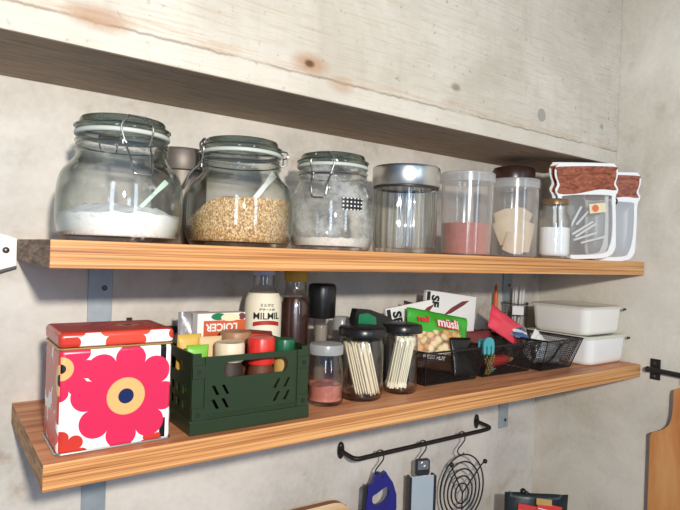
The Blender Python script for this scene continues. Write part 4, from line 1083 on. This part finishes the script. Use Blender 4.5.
# wire trivet
t = thing('wire_trivet', 'black wire trivet of concentric rings hanging from the rail', 'trivet', (.934, YR - .0008, ZH), rad(-20))
cz = -.080
for k, rr in enumerate((.080, .066, .052, .038, .024)):
    zc = cz - k * .003
    MB().tube([(rr * .70 * cos(a) + .06 * rr * sin(a), 0, zc + rr * sin(a)) for a in [2 * PI * i / 48 for i in range(48)]], .0019, 8, loop=True).build('ring', 'iron', t)
for a, ln in ((rad(46), .100), (rad(122), .082), (rad(-90), .086)):
    m = MB(); e = Vector((ln * .78 * cos(a), -.004, cz - .008 + ln * sin(a))); c0 = Vector((0, -.0035, cz - .010))
    m.tube([c0, c0.lerp(e, .85), e + Vector((0, -.004, 0))], .0017, 8); m.ball(e + Vector((0, -.005, 0)), .0056); m.build('spoke', 'iron', t)

# worktop with the board and the dark bag on it
MBc = MB().box((-.6, -.38, -.04), (XW - .001, D - .001, 0)).build('worktop', 'counter', None, False, bevel=.003)
MBc.location = (0, 0, -.56); tag(MBc, 'brown wooden worktop below the shelves', 'worktop')
t = thing('round_board', 'pale wooden board with a brown edge leaning on the wall below the pink salt jar', 'board', (.575, .255, -.5598), rad(-4))
ol = [(p.x, p.y) for p in smooth_pts([(x, y, 0) for x, y in [(-.20, 0), (.030, 0), (.046, .15), (.038, .262), (.027, .281), (.008, .2905), (-.03, .2915), (-.12, .290), (-.18, .284), (-.205, .25), (-.21, .08)]], 5, True)]
ol = [(x, max(0, y)) for x, y in ol]
vs, fs = plate(ol, [], .016)
n_, = [None],
o = MB().add(vs, fs, 0, XZ).build('board_body', ['pale_board', 'brown_edge'], t, False)
for p in o.data.polygons:
    if abs(p.normal.y) < .5: p.material_index = 1
t.rotation_euler = (rad(-2), 0, rad(-4))

t = thing('coffee_bag', 'black crimped bag with red labels standing in the corner', 'bag', (1.088, .143, -.5598), math.atan2(-.09, .117))
vs, fs = pillow(.150, .242, .045, 14, 18, pw=2.2, wr=.004, seed=31)
MB().add(vs, fs).build('foil_body', 'bag_black', t, angle=80)
for (a, b, c) in ((-.052, .172, -8), (-.010, .180, -12)):
    w = .045 if a < -.03 else .058
    o = MB().box((0, -.002, 0), (w, 0, .05)).build('red_label', 'bag_red', t, False); o.location = (a, -.021, b); o.rotation_euler = (rad(-10), rad(-c), 0)
    MB().box((.003, -.0026, .034), (w - .003, -.0018, .036)).build('label_line', 'paper_white', o, False)
o = MB().box((0, -.0015, 0), (.036, 0, .014)).build('ochre_label', 'ochre', t, False); o.location = (-.004, -.0155, .2215); o.rotation_euler = (rad(-16), rad(4), 0)
MB().ball((-.030, .004, .243), .0075).ball((-.022, .003, .240), .005).build('twist_knot', 'pack_dark', t)

# rack and cutting board on the right wall
t = thing('wall_rail', 'black iron rack with a screwed plate on the right wall', 'rail', (XW, -.032, -.006))
vs, fs = plate([(-.011, -.024), (.011, -.024), (.011, .024), (-.011, .024)], [circle(0, .014, .0028, 12), circle(0, -.016, .0024, 12)], .003)
XY = Matrix(((0, 0, -1, -.0019), (-1, 0, 0, 0), (0, 1, 0, 0), (0, 0, 0, 1)))
MB().add(vs, fs, 0, XY).build('mounting_plate', 'iron', t, False, bevel=.0006)
for z in (.014, -.016): MB().lathe([(0, 0), (.0034, 0), (.003, .0012), (0, .0016)], 14, X=Matrix.Translation((-.0035, 0, z)) @ Matrix.Rotation(-PI / 2, 4, 'Y')).build('screw', 'screw', t)
MB().tube([(-.016, .006, 0), (-.016, -.45, -.008)], .0058, 12).ball((-.016, .010, 0), .0068).box((-.016, -.004, -.004), (-.003, .004, .004)).build('bar', 'iron', t)
t = thing('rack_hook', 'iron ring hook on the right wall rack, holding the cutting board', 'hook', (XW - .016, -.108, -.008))
MB().tube([(0, .008 * cos(a) * 1.2, -.010 + .0185 * sin(a)) for a in [i * PI / 12 for i in range(24)]], .0016, 8, loop=True).build('ring', 'iron', t)
t = thing('cutting_board', 'orange-brown cutting board with a dark edge and narrow neck on the right wall', 'board', (XW - .021, -.108, -.042))
half = [(.0, .010), (.012, .008), (.0215, .0), (.0225, -.03), (.024, -.056), (.030, -.078), (.046, -.094), (.064, -.103), (.0695, -.112), (.070, -.13), (.069, -.36), (.062, -.375)]
hs = [(p.x, p.y) for p in smooth_pts([(a, b, 0) for a, b in half], 4)]
ol = hs + [(-a, b) for a, b in hs[::-1][:-1]]
vs, fs = plate(ol, [circle(0, -.004, .0065, 16)], .016)
o = MB().add(vs, fs, 0, Matrix(((0, 0, -1, 0), (-1, 0, 0, 0), (0, 1, 0, 0), (0, 0, 0, 1)))).build('board_body', ['board_wood', 'board_edge'], t, False)
for p in o.data.polygons:
    if abs(p.normal.x) < .5: p.material_index = 1

# ------------------------------------------------------------------ light
w = bpy.data.worlds.new('world'); S.world = w; w.use_nodes = True
bg = w.node_tree.nodes['Background']; bg.inputs[0].default_value = (.24, .54, 1.0, 1); bg.inputs[1].default_value = .29
def lamp(name, kind, loc, energy, colr, target=None, **k):
    l = bpy.data.lights.new(name, kind); l.energy = energy; l.color = colr
    for a, b in k.items(): setattr(l, a, b)
    o = bpy.data.objects.new(name, l); COL.objects.link(o); o.location = loc
    if target: o.rotation_euler = (Vector(target) - Vector(loc)).to_track_quat('-Z', 'Y').to_euler()
    return o
lamp('ceiling_lamp', 'POINT', (-.11, -1.1, .46), 74, (1, .94, .86), shadow_soft_size=.03)
lamp('window_light', 'AREA', (-1.3, -2.3, .75), 11, (.64, .82, 1), (.6, .1, .2), shape='RECTANGLE', size=.35, size_y=1.3)
lamp('window_light', 'AREA', (.7, -2.9, .75), 11, (.64, .82, 1), (.9, .1, .2), shape='RECTANGLE', size=.35, size_y=1.3)
